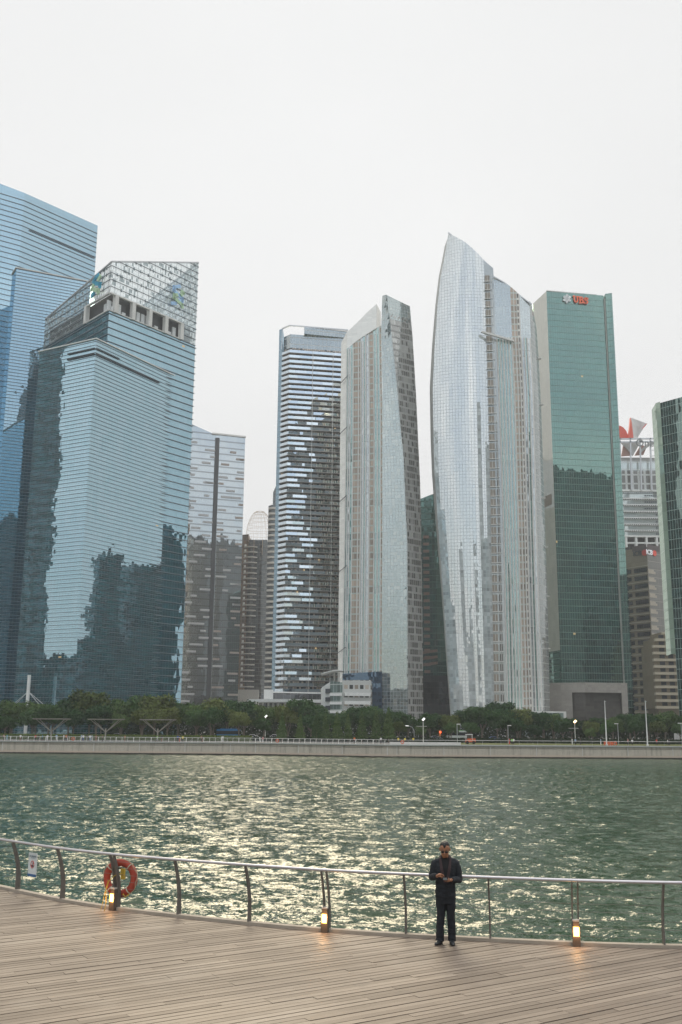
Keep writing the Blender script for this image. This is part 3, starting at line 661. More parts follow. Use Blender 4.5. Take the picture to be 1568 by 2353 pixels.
# square windows up the pier: (two columns) as recessed boxes
M_bz = plain('beige_glass', (.25, .215, .17), .3, var=.3, scale=.4); M_dz = plain('dark_opening', (.10, .095, .085), .5)
W0, W1a, W1, W2 = Prof(s0, Yb_-.12), Prof(s1, 448.6), Prof([(p[0]+3, p[1]) for p in s1], 448), Prof([(p[0]-5.5, p[1]) for p in s2], 448)
zs_w = frange(G0+12, 222, 4.45)
ww, wd, wf = MB(), MB(), MB()
for z in zs_w:
    for P_, Q_, mm in ((W0, W1a, ww), (W1, W2, wd)):
        a, b = P_.at(z), Q_.at(z); mm.box(((a+b)/2, (P_.Y+Q_.Y)/2-.06, z), ((b-a)/2-.12, .22, 1.55), math.atan2(Q_.Y-P_.Y, b-a))
        wf.box(((a+b)/2, (P_.Y+Q_.Y)/2-.28, z+.1), (.09, .1, 1.5))
        wf.box(((a+b)/2, (P_.Y+Q_.Y)/2-.45, z-1.75), ((b-a)/2+.1, .35, .16))
ww.build('window_column', M_bz, t7); wd.build('window_column', M_dz, t7); wf.build('window_frame', M_conc, t7)
# rear wing with ribs
topw = topfun([z5((470, 298)), z5((535, 335)), z5((600, 392)), z5((650, 430)), z5((693, 460))], 448)
zr = frange(G0, 226, 3.2); zledge = Z(1144, 772, 448)
sr = lambda t: between6(s2, s3, t)
def interp(prof_pts, y):
    q = sorted(prof_pts, key=lambda p: p[1])
    if y <= q[0][1]: a, b = q[0], q[1]
    elif y >= q[-1][1]: a, b = q[-2], q[-1]
    else:
        for a, b in zip(q[:-1], q[1:]):
            if a[1] <= y <= b[1]: break
    return a[0]+(b[0]-a[0])*(y-a[1])/(b[1]-a[1])
ys_ = (640, 720, 800, 900, 1000, 1200, 1400, 1625)
def between6(A, B, t): return [(interp(A, y)+(interp(B, y)-interp(A, y))*t, y) for y in ys_]
def ypl(t): return Yc_+(Yd-Yc_)*t-3.0*4*t*(1-t)*.5
seq = [('teal', .03, .09), ('teal', .11, .17), ('teal', .2, .26), ('teal', .28, .34), ('teal', .37, .43), ('beige', .46, .54), ('beige', .56, .63), ('punched', .64, .7), ('grey', .72, .79), ('teal', .81, .87), ('grey', .89, .96)]
rb = MB()
zlow = [z for z in zr if z < zledge]
for typ, a, b in seq:
    PA, PB = Prof(sr(a), ypl(a)), Prof(sr(b), ypl(b))
    tall = typ in ('beige', 'punched')
    mb = MB(); sheet(mb, PA, PB, zr if tall else zlow, 1, 0, topw); mb.build('window_strip', F_rib[typ], t7)
    for P_ in (PA,):
        pts = [Vector((P_.at(z), P_.Y-.2, z)) for z in zlow]
        for p, q in zip(pts[:-1], pts[1:]): rb.bar(p, q, .42, .6, up=(0, 1, 0))
prev = 0
for typ, a, b in seq+[('', 1, 1)]:
    if a > prev: sheet(rb, Prof(sr(prev), ypl(prev)), Prof(sr(a), ypl(a)), zr if (prev > .44 and prev < .72) else zlow, 1, 0, topw)
    prev = b
rb.build('vertical_rib', M_conc, t7)
F_cg = (facade('pale_crown_glass', (.22, .25, .25), (.85, .92, .92), .45, 1.6, 1.45, .1, .1, (.4, .42, .42), tilt=.004, var=.3, colnoise=.15))
for a, b in ((0, .46), (.70, 1.0)):
    mb = MB(); sheet(mb, Prof(sr(a), ypl(a)), Prof(sr(b), ypl(b)), [zlow[-1]]+[z for z in zr if z > zlow[-1]], 4, 0, topw); mb.build('crown_glass', F_cg, t7)
mb = MB(); sheet(mb, Prof(s3, Yd), Prof(s4, Ye), zr, 5, 1.2, topfun([z5((693, 460)), z5((712, 485)), z5((725, 540))], 452)); mb.build('east_facade', facade('ribbed_edge', (.10, .12, .12), (.75, .82, .82), .34, 3.2, 1.1, .25, .42, (.5, .5, .48), var=.7), t7)
mb = MB(); a = atY(*z5((402, 620)), 446); b = atY(*z5((590, 674)), 445); mb.bar(a, b, 1.2, .9); mb.build('ledge', M_conc, t7)
# silver edge of the sail and its hidden flank
mb = MB(); mr_ = MB(); PR_ = Prof(s4, Ye); zz_ = frange(G0, 247, 3.2); lb = Prof([(p[0]-2.6-5*max(0, 1-abs(p[1]-950)/500), p[1]) for p in l0], Ya+9)
for z0_, z1_ in zip(zz_[:-1], zz_[1:]):
    if z1_ < 244.5:
        a = Vector((Lp.at(z0_), Lp.Y, z0_)); b = Vector((Lp.at(z1_), Lp.Y, z1_)); a2 = Vector((lb.at(z0_), lb.Y, z0_)); b2 = Vector((lb.at(z1_), lb.Y, z1_))
        mb.face([a2, a, b, b2], [(0, z0_), (6, z0_), (6, z1_), (0, z1_)])
        q = Vector((8, 16, 0)); mb.face([a2+q, a2, b2, b2+q], [(0, z0_), (16, z0_), (16, z1_), (0, z1_)])
    if z1_ < 205:
        a = Vector((PR_.at(z0_), PR_.Y, z0_)); b = Vector((PR_.at(z1_), PR_.Y, z1_)); q = Vector((-6, 22, 0)); mr_.face([a, a+q, b+q, b], [(0, z0_), (22, z0_), (22, z1_), (0, z1_)])
mb.build('flank', M_flank, t7); mr_.build('flank', M_flank, t7)
mb = MB()
for y0_ in (700, 780, 860): pass
ptsq = [atY(*z5(q), 451.9) for q in ((209, 44), (300, 118), (380, 190), (460, 268))]
for p, q in zip(ptsq[:-1], ptsq[1:]): mb.bar(p, q, .5, .5)
q_ = [atY(*z5(q), 447.3) for q in ((470, 298), (535, 335), (600, 392), (650, 430), (693, 460))]
for p, q in zip(q_[:-1], q_[1:]): mb.bar(p, q, .5, .5)
mb.build('coping', M_steel, t7)
for px, py in ((1238.5, 824), (1244, 930), (1248, 1145), (1253, 1258), (1257, 1370), (1259, 1490)):
    b = MB(); p = atY(px, py, Ye-1); b.box((p.x, p.y, p.z), (1.1, .8, .22)); b.build('bracket', M_conc, t7)
b = MB(); b.prism([(X(1146, 436), 436), (X(1264, 436), 436), (X(1302, 436), 437), (X(1302, 436), 447), (X(1146, 436), 446)], G0, Z(1200, 1634, 436)); b.build('base', M_conc, t7)
b = MB(); b.prism([(X(1165, 431), 431), (X(1296, 431), 432), (X(1296, 431), 436), (X(1165, 431), 436)], G0, Z(1200, 1637, 431)); b.build('glass_canopy', F_tg, t7)
# --- green tower with red letters
F_t8 = facade('green_curtain_wall', (.005, .048, .040), (.40, .62, .55), .38, 3.45, 1.32, .28, .13, (.13, .20, .175), tilt=.002, wave=.012, var=.85, lit=.0015, gw=5, gh=1)
F_t8w = facade('sky_reflection_wall', (.50, .50, .44), (.9, .9, .84), .18, 3.45, 1.5, .10, .05, (.26, .27, .24), var=.1)  # bright sky reflected by the side panes, put into a pale body colour
p0, p1, p2, p3 = lev(1225, 698, 245), lev(1256, 669, 245), lev(1387, 679, 245), lev(1403, 677, 245)
pl = [Vector((p.x, p.y, 0)) for p in (p0, p1, p2)]+[Vector((p3.x+1, 560, 0)), Vector((p0.x, 565, 0))]
t8 = root_of('office_tower', 'slab tower of dark green glass with a snowflake emblem and red letters at its top', 'office tower', pl)
mb = MB(); mb.prism([tuple(p) for p in pl], G0, 245, walls=[1, 2, 3, 4]); mb.build('shaft', F_t8, t8)
zk = Z(1290, 1494, 517)
mb = MB()
a, b = pl[0], pl[1]; L_ = (b-a).length; mb.face([(a.x, a.y, zk), (b.x, b.y, zk), (b.x, b.y, 245), (a.x, a.y, 245)], [(0, zk), (L_, zk), (L_, 245), (0, 245)]); mb.build('sky_reflection_side', F_t8w, t8)
mb = MB(); a2, b2 = a+(b-a)*.02+Vector((.6, .6, 0)), b+Vector((-.1, .9, 0)); mb.face([(a2.x, a2.y, G0), (b2.x, b2.y, G0), (b2.x, b2.y, zk+.5), (a2.x, a2.y, zk+.5)], [(0, G0), (L_, G0), (L_, zk), (0, zk)])
mb.face([(a.x, a.y, zk), (a2.x, a2.y, zk), (b2.x, b2.y, zk), (b.x, b.y, zk)]); mb.build('lower_side_wall', F_t8, t8)
n = offset_pt(a, b, 1)
mb = MB(); q0, q1 = a+n*.12, b+n*.12; zz = Z(1270, 1146, 520); qa = q0+(q1-q0)*.05; qb = q0+(q1-q0)*.84
mb.face([(qa.x, qa.y, zz-3), (qb.x, qb.y, zz-3), (qb.x, qb.y, zz+3), (qa.x, qa.y, zz+3)]); mb.build('louvre', plain('taupe_louvre', (.2, .185, .15), .7), t8)
mb = MB(); mb.prism([(p2.x+.8, p2.y-.9), (p3.x+.6, p3.y-1), (p3.x+.6, p3.y+8), (p2.x+.8, p2.y+8)], G0, 245.6); mb.build('side_bay', F_t8, t8)
mb = MB(); mb.prism([(p2.x+.05, p2.y-.5), (p2.x+.8, p2.y-.5), (p2.x+.8, p2.y+3), (p2.x+.05, p2.y+3)], G0+2, 243); mb.build('groove_trim', plain('greige_trim', (.30, .31, .28), .6), t8)
mb = MB(); mb.bar((p1.x, p1.y, 245.2), (p2.x-4, p2.y, 245.2), .7, .5); mb.build('parapet', M_conc, t8)
nf = offset_pt(pl[1], pl[2], 1)
def zu(q): return ((q[0]*.10989)+1252.2, (q[1]*.10989)+660.5)
M_ubs = plain('red_letters', (.95, .17, .07), .5, var=.05)
def strokes(paths, w, name, m_, parent, o=.7, pp=None, nn=None, tr=zu, th=.5):
    b = MB()
    for pth in paths:
        P3 = [onpl(*tr(q), pp or pl[1], nn or nf)+(nn or nf)*o for q in pth]
        for A_, B_ in zip(P3[:-1], P3[1:]):
            d = (B_-A_).normalized()*w*.35; b.bar(A_-d, B_+d, w, th, up=(nn or nf))
    return b.build(name, m_, parent)
sg = tag(link(bpy.data.objects.new('sign', None)), 'white snowflake emblem and the red letters UBS'); sg.parent = t8
strokes([[(602, 205), (608, 270), (622, 308), (645, 322), (668, 308), (676, 270), (670, 212)], [(585, 195), (618, 197)], [(660, 204), (688, 207)]], .72, 'letter', M_ubs, sg)
strokes([[(724, 215), (732, 335)], [(712, 212), (768, 220), (784, 240), (772, 262), (732, 268)], [(772, 276), (794, 300), (784, 332), (716, 336)]], .72, 'letter', M_ubs, sg)
strokes([[(878, 256), (864, 236), (840, 228), (818, 245), (830, 270), (868, 288), (888, 315), (875, 342), (840, 345), (818, 318)], [(886, 238), (886, 260)], [(816, 318), (816, 342)]], .7, 'letter', M_ubs, sg)
fl = []
for k in range(6):
    an = math.radians(90+60*k+4); c_ = (455, 245)
    for s_ in (-.22, 0, .22):
        fl.append([c_, (c_[0]+(78 if not s_ else 66)*math.cos(an+s_)*(1.05), c_[1]+(85 if not s_ else 72)*math.sin(an+s_))])
strokes(fl, .62, 'emblem', plain('white_emblem', (.8, .82, .82), .5), sg, .7)
# stone podium of the green tower
Y8 = 462
po = thing('stone_podium_building', 'windowless grey stone block with a dark recessed front below the green letter tower', 'podium', (X(1355, Y8), Y8, G0))
M_stone = None
F_st = facade('stone_cladding', (.34, .32, .29), (.6, .6, .6), .03, 1.2, 1.8, .05, .04, (.26, .245, .22), var=.14)
F_sd = facade('dark_stone_cladding', (.085, .08, .072), (.4, .4, .4), .06, 1.2, 1.8, .06, .05, (.06, .056, .05), var=.25)
zt = Z(1347, 1568, Y8); za_ = Z(1264, 1572, Y8+8); zb8 = zt
A_, B_, C_ = Vector((X(1264, Y8+8), Y8+8, 0)), Vector((X(1347, Y8), Y8, 0)), Vector((X(1444, Y8+3), Y8+3, 0))
def lp(a, b, t, d=0): p = a+(b-a)*t; n = offset_pt(a, b, 1); return p-n*d
zi = Z(1347, 1591, Y8)
b = MB()
tl_ = (X(1316, Y8+3)-A_.x)/(B_.x-A_.x); tr_ = (X(1430, Y8+2.5)-B_.x)/(C_.x-B_.x)
def quad(b, p, q, z0, z1, u=0): L_ = (q-p).length; b.face([(p.x, p.y, z0), (q.x, q.y, z0), (q.x, q.y, z1), (p.x, p.y, z1)], [(u, z0), (u+L_, z0), (u+L_, z1), (u, z1)])
PL1, PR1 = lp(A_, B_, tl_), lp(B_, C_, tr_)
quad(b, A_, PL1, G0, zt); quad(b, PL1, B_, zi, zt, 30); quad(b, B_, PR1, zi, zt, 60); quad(b, PR1, C_, G0, zt, 90); quad(b, C_, C_+Vector((6, 30, 0)), G0, zt); quad(b, A_+Vector((5, 40, 0)), A_, G0, zt)
b.face([(p.x, p.y, zt) for p in (A_, B_, C_, C_+Vector((6, 30, 0)), A_+Vector((5, 40, 0)))])
iv = Vector((.3, 2.2, 0)); quad(b, PL1, PL1+iv, G0, zi); quad(b, PR1+iv, PR1, G0, zi)
b.face([(p.x, p.y, zi) for p in (PL1, PL1+iv, B_+iv, B_)]); b.face([(p.x, p.y, zi) for p in (B_, B_+iv, PR1+iv, PR1)])
b.build('wall', F_st, po)
b = MB(); quad(b, PL1+iv, B_+iv, G0, zi+.01); quad(b, B_+iv, PR1+iv, G0, zi+.01, 50); b.build('recessed_front', F_sd, po)
# --- pale tower with red sculptural crown
def zc3(q): return (q[0]*.1635+1390, q[1]*.1635+907.5)
Y9 = 640
t9 = thing('office_tower', 'pale banded tower crowned by red and white curved fins, right of the green letter tower', 'office tower', (X(1475, Y9, 1300), Y9, G0))
def rect9(b, x0, x1, y0, y1, d0=0, d1=12, Y=Y9):
    p, q = atY(*zc3((x0, y1)), Y), atY(*zc3((x1, y0)), Y); b.prism([(p.x, Y+d0), (q.x, Y+d0), (q.x, Y+d1), (p.x, Y+d1)], p.z, q.z)
F9a = facade('pale_office_glass', (.40, .43, .42), (.85, .92, .9), .35, 5, 3, .5, .1, (.55, .56, .54), var=.15)
F9g = facade('gridded_windows', (.17, .165, .155), (.5, .52, .5), .12, 6.1, 4.1, 1.1, 1.5, (.56, .58, .57), var=.3)
b = MB(); rect9(b, 200, 860, 1330, 1985, 0, 30)
b.build('shaft', facade('pale_office_wall', (.42, .45, .44), (.85, .92, .9), .3, 9.12, 4, .1, .12, (.45, .47, .46), var=.12), t9)
b = MB(); rect9(b, 200, 860, 1985, 3600, 6, 30); b.build('core', facade('dark_core', (.06, .055, .05), (.4, .4, .4), .1, 5, 3, .3, .3, (.1, .1, .1), var=.4), t9)
b = MB(); rect9(b, 215, 860, 1060, 1330, 1, 28); b.build('window_grid', F9g, t9)
b = MB(); rect9(b, 222, 860, 925, 1060, 2, 26); b.build('upper_storey', F9a, t9)
b = MB(); rect9(b, 210, 800, 855, 925, 5, 24); b.build('upper_storey', plain('grey_cladding', (.36, .36, .35), .7), t9)
b = MB()
for y in (1350, 1465, 1553, 1645, 1735, 1825, 1912, 1990): rect9(b, 205, 860, y-9, y+9, -1.2, 0)
for x_ in (300, 440, 585, 730): rect9(b, x_-10, x_+10, 1990, 2140, -1, 2)
rect9(b, 205, 860, 2075, 2090, -.8, 1)
b.build('floor_band', M_white, t9)
b = MB()
for y in (1372, 1460, 1548, 1640, 1730, 1818, 1905): 
    for k in range(20): rect9(b, 250+k*30, 268+k*30, y+6, y+16, -1.35, -.9)
for (x0, n_), ys in (((560, 9), (1410, 1500, 1590)), ((720, 4), (1680, 1775, 1862, 1950))):
    for y in ys:
        for k in range(n_): rect9(b, x0+k*30, x0+16+k*30, y, y+14, -.6, .1)
b.build('vent_slot', M_dark, t9)
b = MB()
for x_ in (222, 368, 505, 650): b.bar(atY(*zc3((x_-12+22, 1340)), Y9-1.5), atY(*zc3((x_-10, 610)), Y9-1.5), .9, .9)
for y in (612, 655): b.bar(atY(*zc3((205, y+8)), Y9-1.5), atY(*zc3((860, y)), Y9-1.5), .9, .9)
for y in (700, 780, 860): b.bar(atY(*zc3((640, y)), Y9-1), atY(*zc3((860, y-20)), Y9-1), .4, .4)
b.build('crown_frame', M_steel, t9)
M_r = plain('red_fin', (.72, .12, .08), .5, var=.08); M_w9 = plain('white_fin', (.55, .55, .54), .5)
def flatshape(b, pts, Y, th=1.0, tr=zc3):
    P = [atY(*tr(p), Y) for p in pts]; q = Vector((0, th, 0)); b.face(P[::-1]); b.face([p+q for p in P])
    for i in range(len(P)): j = (i+1) % len(P); b.face([P[i], P[j], P[j]+q, P[i]+q])
def curvef(b, rows, tr=zc3):
    for r0, r1 in zip(rows[:-1], rows[1:]):
        for i in range(len(r0)-1):
            q = [atY(*tr(p[:2]), p[2]) for p in (r0[i], r0[i+1], r1[i+1], r1[i])]; b.face(q); b.face([v+Vector((0, .5, 0)) for v in q][::-1])
b = MB(); flatshape(b, [(335, 600), (345, 520), (356, 420), (365, 315), (382, 400), (394, 500), (405, 600)], Y9-1, 3); b.build('red_fin', M_r, t9)
b = MB(); flatshape(b, [(232, 605), (186, 540), (170, 430), (215, 432), (260, 455), (300, 500), (325, 560), (330, 600)], Y9+3, 3); b.build('red_fin', M_r, t9)
b = MB(); curvef(b, [[(366, 320, Y9), (382, 400, Y9), (394, 500, Y9), (405, 598, Y9)], [(440, 345, Y9+5), (440, 430, Y9+5), (435, 520, Y9+5), (430, 598, Y9+5)], [(520, 375, Y9+8), (500, 450, Y9+8), (470, 540, Y9+8), (450, 598, Y9+8)], [(596, 402, Y9+8), (545, 465, Y9+8), (500, 540, Y9+8), (465, 598, Y9+8)]]); b.build('white_fin', M_w9, t9)
b = MB(); flatshape(b, [(600, 398), (575, 415), (545, 450), (528, 478), (552, 458), (580, 425)], Y9+6, 1.5); b.build('red_edge', M_r, t9)
b = MB(); flatshape(b, [(235, 665), (500, 665), (400, 850)], Y9+2, 2); flatshape(b, [(480, 835), (505, 770), (620, 665), (700, 660), (560, 770)], Y9+2.5, 1); b.build('white_fin', M_w9, t9)
b = MB(); flatshape(b, [(265, 680), (350, 800), (380, 850), (235, 860)], Y9+3.5, 1); flatshape(b, [(420, 850), (490, 730), (520, 700), (590, 730), (545, 840)], Y9+3.5, 1); b.build('brown_panel', plain('faded_red', (.42, .24, .2), .6), t9)
M_sgn = plain('grey_letters', (.22, .23, .23), .5)
def textobj(txt, size, loc, rx, rz, m_, name, parent, ext=.1, bold=0):
    cu = bpy.data.curves.new(name, 'FONT'); cu.body = txt; cu.size = size; cu.extrude = ext; cu.offset = bold; cu.align_x = 'CENTER'; cu.align_y = 'CENTER'; cu.resolution_u = 3
    tmp = bpy.data.objects.new('tmp', cu); S.collection.objects.link(tmp); dg = bpy.context.evaluated_depsgraph_get(); me = bpy.data.meshes.new_from_object(tmp.evaluated_get(dg)); bpy.data.objects.remove(tmp)
    R_ = Matrix.Rotation(rz, 4, 'Z') @ Matrix.Rotation(rx, 4, 'X'); me.transform(R_); o3 = off(parent); me.transform(Matrix.Translation(Vector(loc)-o3))
    me.materials.clear(); me.materials.append(m_); o = link(bpy.data.objects.new(name, me)); o.parent = parent; return o
p = atY(*zc3((565, 680)), Y9-2.5); textobj('One', 7, p, math.pi/2, 0, M_sgn, 'lettering', t9, .2, .06)
# --- brown bank tower
def zd(q): return (q[0]*.183+1390, q[1]*.183+1235)
YA = 560
t10 = thing('office_tower', 'brown stone tower with dark window bands and red round bank emblems at its top corner', 'office tower', (X(1488, YA, 1400), YA, G0))
zA = atY(*zd((535, 95)), YA).z; xk = atY(*zd((560, 700)), YA).x
xl_ = atY(*zd((285, 1000)), YA+16).x-3; xr_ = atY(*zd((815, 900)), YA+12).x+4
kA, kL, kR = Vector((xk, YA, 0)), Vector((xl_, YA+17, 0)), Vector((xr_, YA+14, 0))
F_ta = facade('brown_stone_wall', (.26, .225, .175), (.6, .55, .5), .04, 4.55, 3, .12, .02, (.12, .1, .085), var=.12)
F_tar = facade('grey_side_glass', (.17, .165, .15), (.6, .62, .6), .12, 4.55, 9, .25, .05, (.3, .28, .24), var=.15)
b = MB(); b.prism([tuple(p) for p in (kL, kA)]+[(xk+1, YA+40), (xl_, YA+40)], G0, zA-1, walls=[0, 2, 3]); b.build('west_wall', F_ta, t10)
b = MB(); quad(b, kA, kR, G0, zA-1); b.build('east_wall', F_tar, t10)
dl = (kA-kL).normalized(); nl = offset_pt(kL, kA, 1); dr = (kR-kA).normalized(); nr = offset_pt(kA, kR, 1); Ll = (kA-kL).length; Lr = (kR-kA).length
M_wd = facade('dark_band_glass', (.02, .022, .026), (.5, .55, .6), .18, 5, 1.6, .02, .12, (.06, .06, .065), var=.5)
nfl = 20; M_crst = plain('cream_stone', (.42, .38, .31), .8, scale=.3)
for k in range(nfl):
    zz = zA-14-k*4.55
    if zz < G0+4: break
    b2 = MB(); b = MB()
    for (s0_, s1_, h_) in ((Ll*.52, Ll*.97, 1.25), (0, Ll*.30, 1.9), (Ll*.3, Ll*.42, 1.1)):
        a_, c_ = kL+dl*s0_+nl*.12, kL+dl*s1_+nl*.12; quad(b, a_, c_, zz-h_, zz+h_)
    b.build('window_band', M_wd, t10)
    a_ = kL+nl*.3; c_ = kA+nl*.3; b2.bar((a_.x, a_.y, zz+2.3), (c_.x, c_.y, zz+2.3), .4, .35)
    for (s0_, w_) in ((0, .32), (Lr*.0, .2)): pass
    a_, c_ = kA+nr*.15, kA+dr*Lr*.28+nr*.15; quad(b2, a_, c_, zz-2.3, zz-.9); a_, c_ = kA+nr*.15, kA+dr*Lr*.22+nr*.15; quad(b2, a_, c_, zz-.9, zz+.1)
    b2.build('stone_trim', M_crst, t10); b3 = MB(); a_, c_ = kA+dr*Lr*.55+nr*.15, kA+dr*Lr*.66+nr*.15; quad(b3, a_, c_, zz-1.6, zz+1); b3.build('stone_trim', M_crst, t10)
b = MB(); 
for (p_, q_, n_) in ((kL+dl*Ll*.5, kA, nl), (kA, kA+dr*Lr*.5, nr)):
    a_, c_ = p_+n_*.3, q_+n_*.3; quad(b, a_, c_, zA-2.6, zA+.4)
b.build('parapet_panel', plain('mauve_panel', (.11, .09, .09), .7), t10)
M_logo_r = plain('red_disc', (.55, .07, .05), .5)
def disc(b, c, n, r, th=.4, seg=20):
    u = Vector((0, 0, 1)).cross(n).normalized(); P = [c+n*th+u*r*math.cos(2*math.pi*i/seg)+Vector((0, 0, 1))*r*math.sin(2*math.pi*i/seg) for i in range(seg)]
    b.face(P); Q = [p-n*th for p in P]
    for i in range(seg): j = (i+1) % seg; b.face([P[i], Q[i], Q[j], P[j]])
sgn = tag(link(bpy.data.objects.new('sign', None)), 'dark letters and red disc on the shaded side'); sgn.parent = t10
c_ = onpl(*zd((505, 192)), tuple(kL), nl); b = MB(); disc(b, c_+nl*.2, nl, 1.8); b.build('emblem', M_logo_r, sgn)
c_ = onpl(*zd((437, 200)), tuple(kL), nl)+nl*.4; textobj('ICBC', 3.9, c_, math.pi/2, math.atan2(dl.y, dl.x), M_dark, 'lettering', sgn, .15, .05)
sgn = tag(link(bpy.data.objects.new('sign', None)), 'white letters and red disc on the corner side'); sgn.parent = t10
c_ = onpl(*zd((618, 200)), tuple(kA), nr); b = MB(); disc(b, c_+nr*.2, nr, 1.7); b.build('emblem', plain('red_disc_bright', (.75, .08, .05), .5), sgn)
c_ = onpl(*zd((572, 192)), tuple(kA), nr)+nr*.4; textobj('ICBC', 3.9, c_, math.pi/2, math.atan2(dr.y, dr.x), plain('lit_letters', (.85, .85, .9), .5, emit=.15), 'lettering', sgn, .15, .08)
# --- beige terraced block
YB = 500
t11 = thing('apartment_block', 'beige terraced block with stepped top between the brown bank tower and the right edge tower', 'apartment block', (X(1530, YB, 1550), YB, G0))
F_bg = facade('beige_wall', (.30, .26, .19), (.5, .5, .45), .03, 3.3, 4.0, .02, .02, (.28, .24, .18), var=.1)
def zx(px, py, Y): return atY(*zd((px, py)), Y)
lv = [(605, 1345), (632, 1265), (722, 1185)]
a_ = zx(650, 2150, YB); bq = zx(900, 2150, YB)
pz = [zx(x_, y_, YB) for x_, y_ in lv]
xb = zx(620, 1600, YB).x
b = MB(); b.prism([(xb, YB), (bq.x+8, YB), (bq.x+8, YB+20), (xb, YB+20)], a_.z, pz[0].z); b.prism([(pz[1].x, YB+1), (bq.x+8, YB+1), (bq.x+8, YB+20), (pz[1].x, YB+20)], pz[0].z, pz[1].z)
b.prism([(pz[2].x, YB+2), (bq.x+8, YB+2), (bq.x+8, YB+20), (pz[2].x, YB+20)], pz[1].z, pz[2].z); b.prism([(xb+2, YB+4), (bq.x+8, YB+4), (bq.x+8, YB+20), (xb+2, YB+20)], G0, a_.z); b.build('wall', F_bg, t11)
M_bgb = plain('pale_beige', (.46, .41, .31), .8, scale=.3)
zz = a_.z+.6; k = 0
while zz < pz[0].z+6.5:
    x0 = xb if zz < pz[0].z+.5 else (pz[1].x if zz < pz[1].z+.5 else pz[2].x)
    b = MB(); b.box(((x0-.6+bq.x+8)/2, YB-.9, zz), ((bq.x+8-x0+.6)/2, 1.1, .62)); f_ = b.build('floor_band', M_bgb, t11)
    if zz < pz[1].z:
        b = MB()
        for xx in frange(xb+4.2, bq.x+7, 4.3): b.box((xx, YB-.05, zz+1.75), (1.25, .16, .85))
        b.build('window', M_dark, f_)
    zz += 3.31
# --- right edge tower
F_te = facade('dark_green_grid', (.006, .028, .027), (.50, .66, .60), .36, 3.2, .95, .11, .08, (.34, .42, .38), tilt=.002, wave=.012, var=.9, lit=.004, gw=4, gh=1)
Q0, Q1 = lev(1517, 926, 114), lev(1568, 912, 114); dq = (Q1-Q0).normalized(); Q2 = Q0+dq*40
pl = [Vector((Q0.x, Q0.y, 0)), Vector((Q2.x, Q2.y, 0)), Vector((Q2.x+20, Q2.y+35, 0)), Vector((Q0.x+20, Q0.y+35, 0))]
t12 = root_of('office_tower', 'dark green glass tower with a pale grid, cut off by the right edge', 'office tower', pl)
zbt = Z(1552, 1650, Q0.y)
mb = MB(); mb.prism([tuple(p) for p in pl], zbt, 114); mb.build('shaft', F_te, t12)
mb = MB(); mb.prism([(Q0.x-1.0, Q0.y+1.3), (Q0.x-.02, Q0.y-.15), (Q0.x+.4, Q0.y+2), (Q0.x, Q0.y+9)], zbt+20, 114.4); mb.build('edge_strip', facade('pale_green_edge', (.30, .38, .30), (.7, .8, .7), .25, 3.2, 4, .2, .05, (.15, .2, .16), var=.2), t12)
for px in (1560, 1580):
    b = MB(); b.box((X(px, Q0.y+3, 1660), Q0.y+3, (zbt+G0)/2), (1.3, 1.3, (zbt-G0)/2)); b.build('column', M_conc, t12)
# ------------------------------------------------------------------ unseen blocks, added and sized for their reflections in the glass
F_bk = facade('added_block_wall', (.05, .08, .09), (.5, .6, .65), .2, 6.8, 6, 2.2, 1.6, (.02, .028, .03), var=.6)
for i, (x0, x1, y0, y1, h_) in enumerate([(-345, -300, 195, 257, 38), (-260, -170, -230, -180, 190), (-110, -60, -230, -180, 150), (95, 125, -230, -180, 205), (245, 335, -230, -180, 370), (440, 620, -230, -180, 345), (-400, -330, 256, 330, 330), (-410, -335, 419, 480, 340),
                        (215, 240, 415, 429, 112), (222, 262, 435, 470, 104), (205, 235, 400, 460, 52), (230, 262, 350, 385, 130), (290, 330, 300, 345, 100)]):
    b = MB(); t_ = thing('office_tower', 'grey tower added out of view for reflections, '+('low one at the far left', 'on the left behind the viewer', 'slim short one behind the viewer', 'slim one straight behind the viewer', 'tallest behind the viewer', 'widest behind the viewer', 'tall one left of the blue towers', 'tall one farther left of the blue towers', 'slim right one opposite the logo tower', 'broad right one opposite the logo tower', 'low right one opposite the logo tower', 'high right one opposite the logo tower', 'farthest right one near the water')[i], 'office tower', ((x0+x1)/2, (y0+y1)/2, G0), group='added towers out of view')
    b.prism([(x0, y0), (x1, y0), (x1, y1), (x0, y1)], G0, h_); b.prism([(x0+5, y0+5), (x1-8, y0+5), (x1-8, y1-5), (x0+5, y1-5)], h_, h_+6, ); b.build('shaft', F_bk, t_)
# ------------------------------------------------------------------ ground, water, far bank
M_prom = plain('promenade_paving', (.24, .235, .22), .95, scale=.5, spec=0)
M_grass = plain('grass', (.09, .12, .045), 1, var=.4, scale=1.2, spec=0)
M_asph = plain('asphalt', (.06, .06, .062), 1, scale=.5, spec=0)
bank = [(-400, 262), (-110, 258), (-23, 259), (12, 247.5), (110, 256), (400, 275)]
GZ = 3.0
b = MB()
for (a, c) in zip(bank[:-1], bank[1:]): b.face([(a[0], a[1]+.3, GZ), (c[0], c[1]+.3, GZ), (c[0]*1.03, 1600, GZ), (a[0]*1.03, 1600, GZ)])
b.face([(-400*1.03, 1600, GZ), (412, 1600, GZ), (2500, 2600, GZ), (-2500, 2600, GZ)]); b.face([(-400, 262, GZ), (-412, 1600, GZ), (-2500, 2600, GZ), (-2500, 300, GZ)]); b.face([(400, 275, GZ), (2500, 300, GZ), (2500, 2600, GZ), (412, 1600, GZ)])
tag(b.build('ground', M_prom), kind='structure')
b = MB(); b.face([(-200, 292, GZ+.02), (200, 290, GZ+.02), (200, 340, GZ+.02), (-200, 340, GZ+.02)]); tag(b.build('lawn', M_grass), kind='structure')
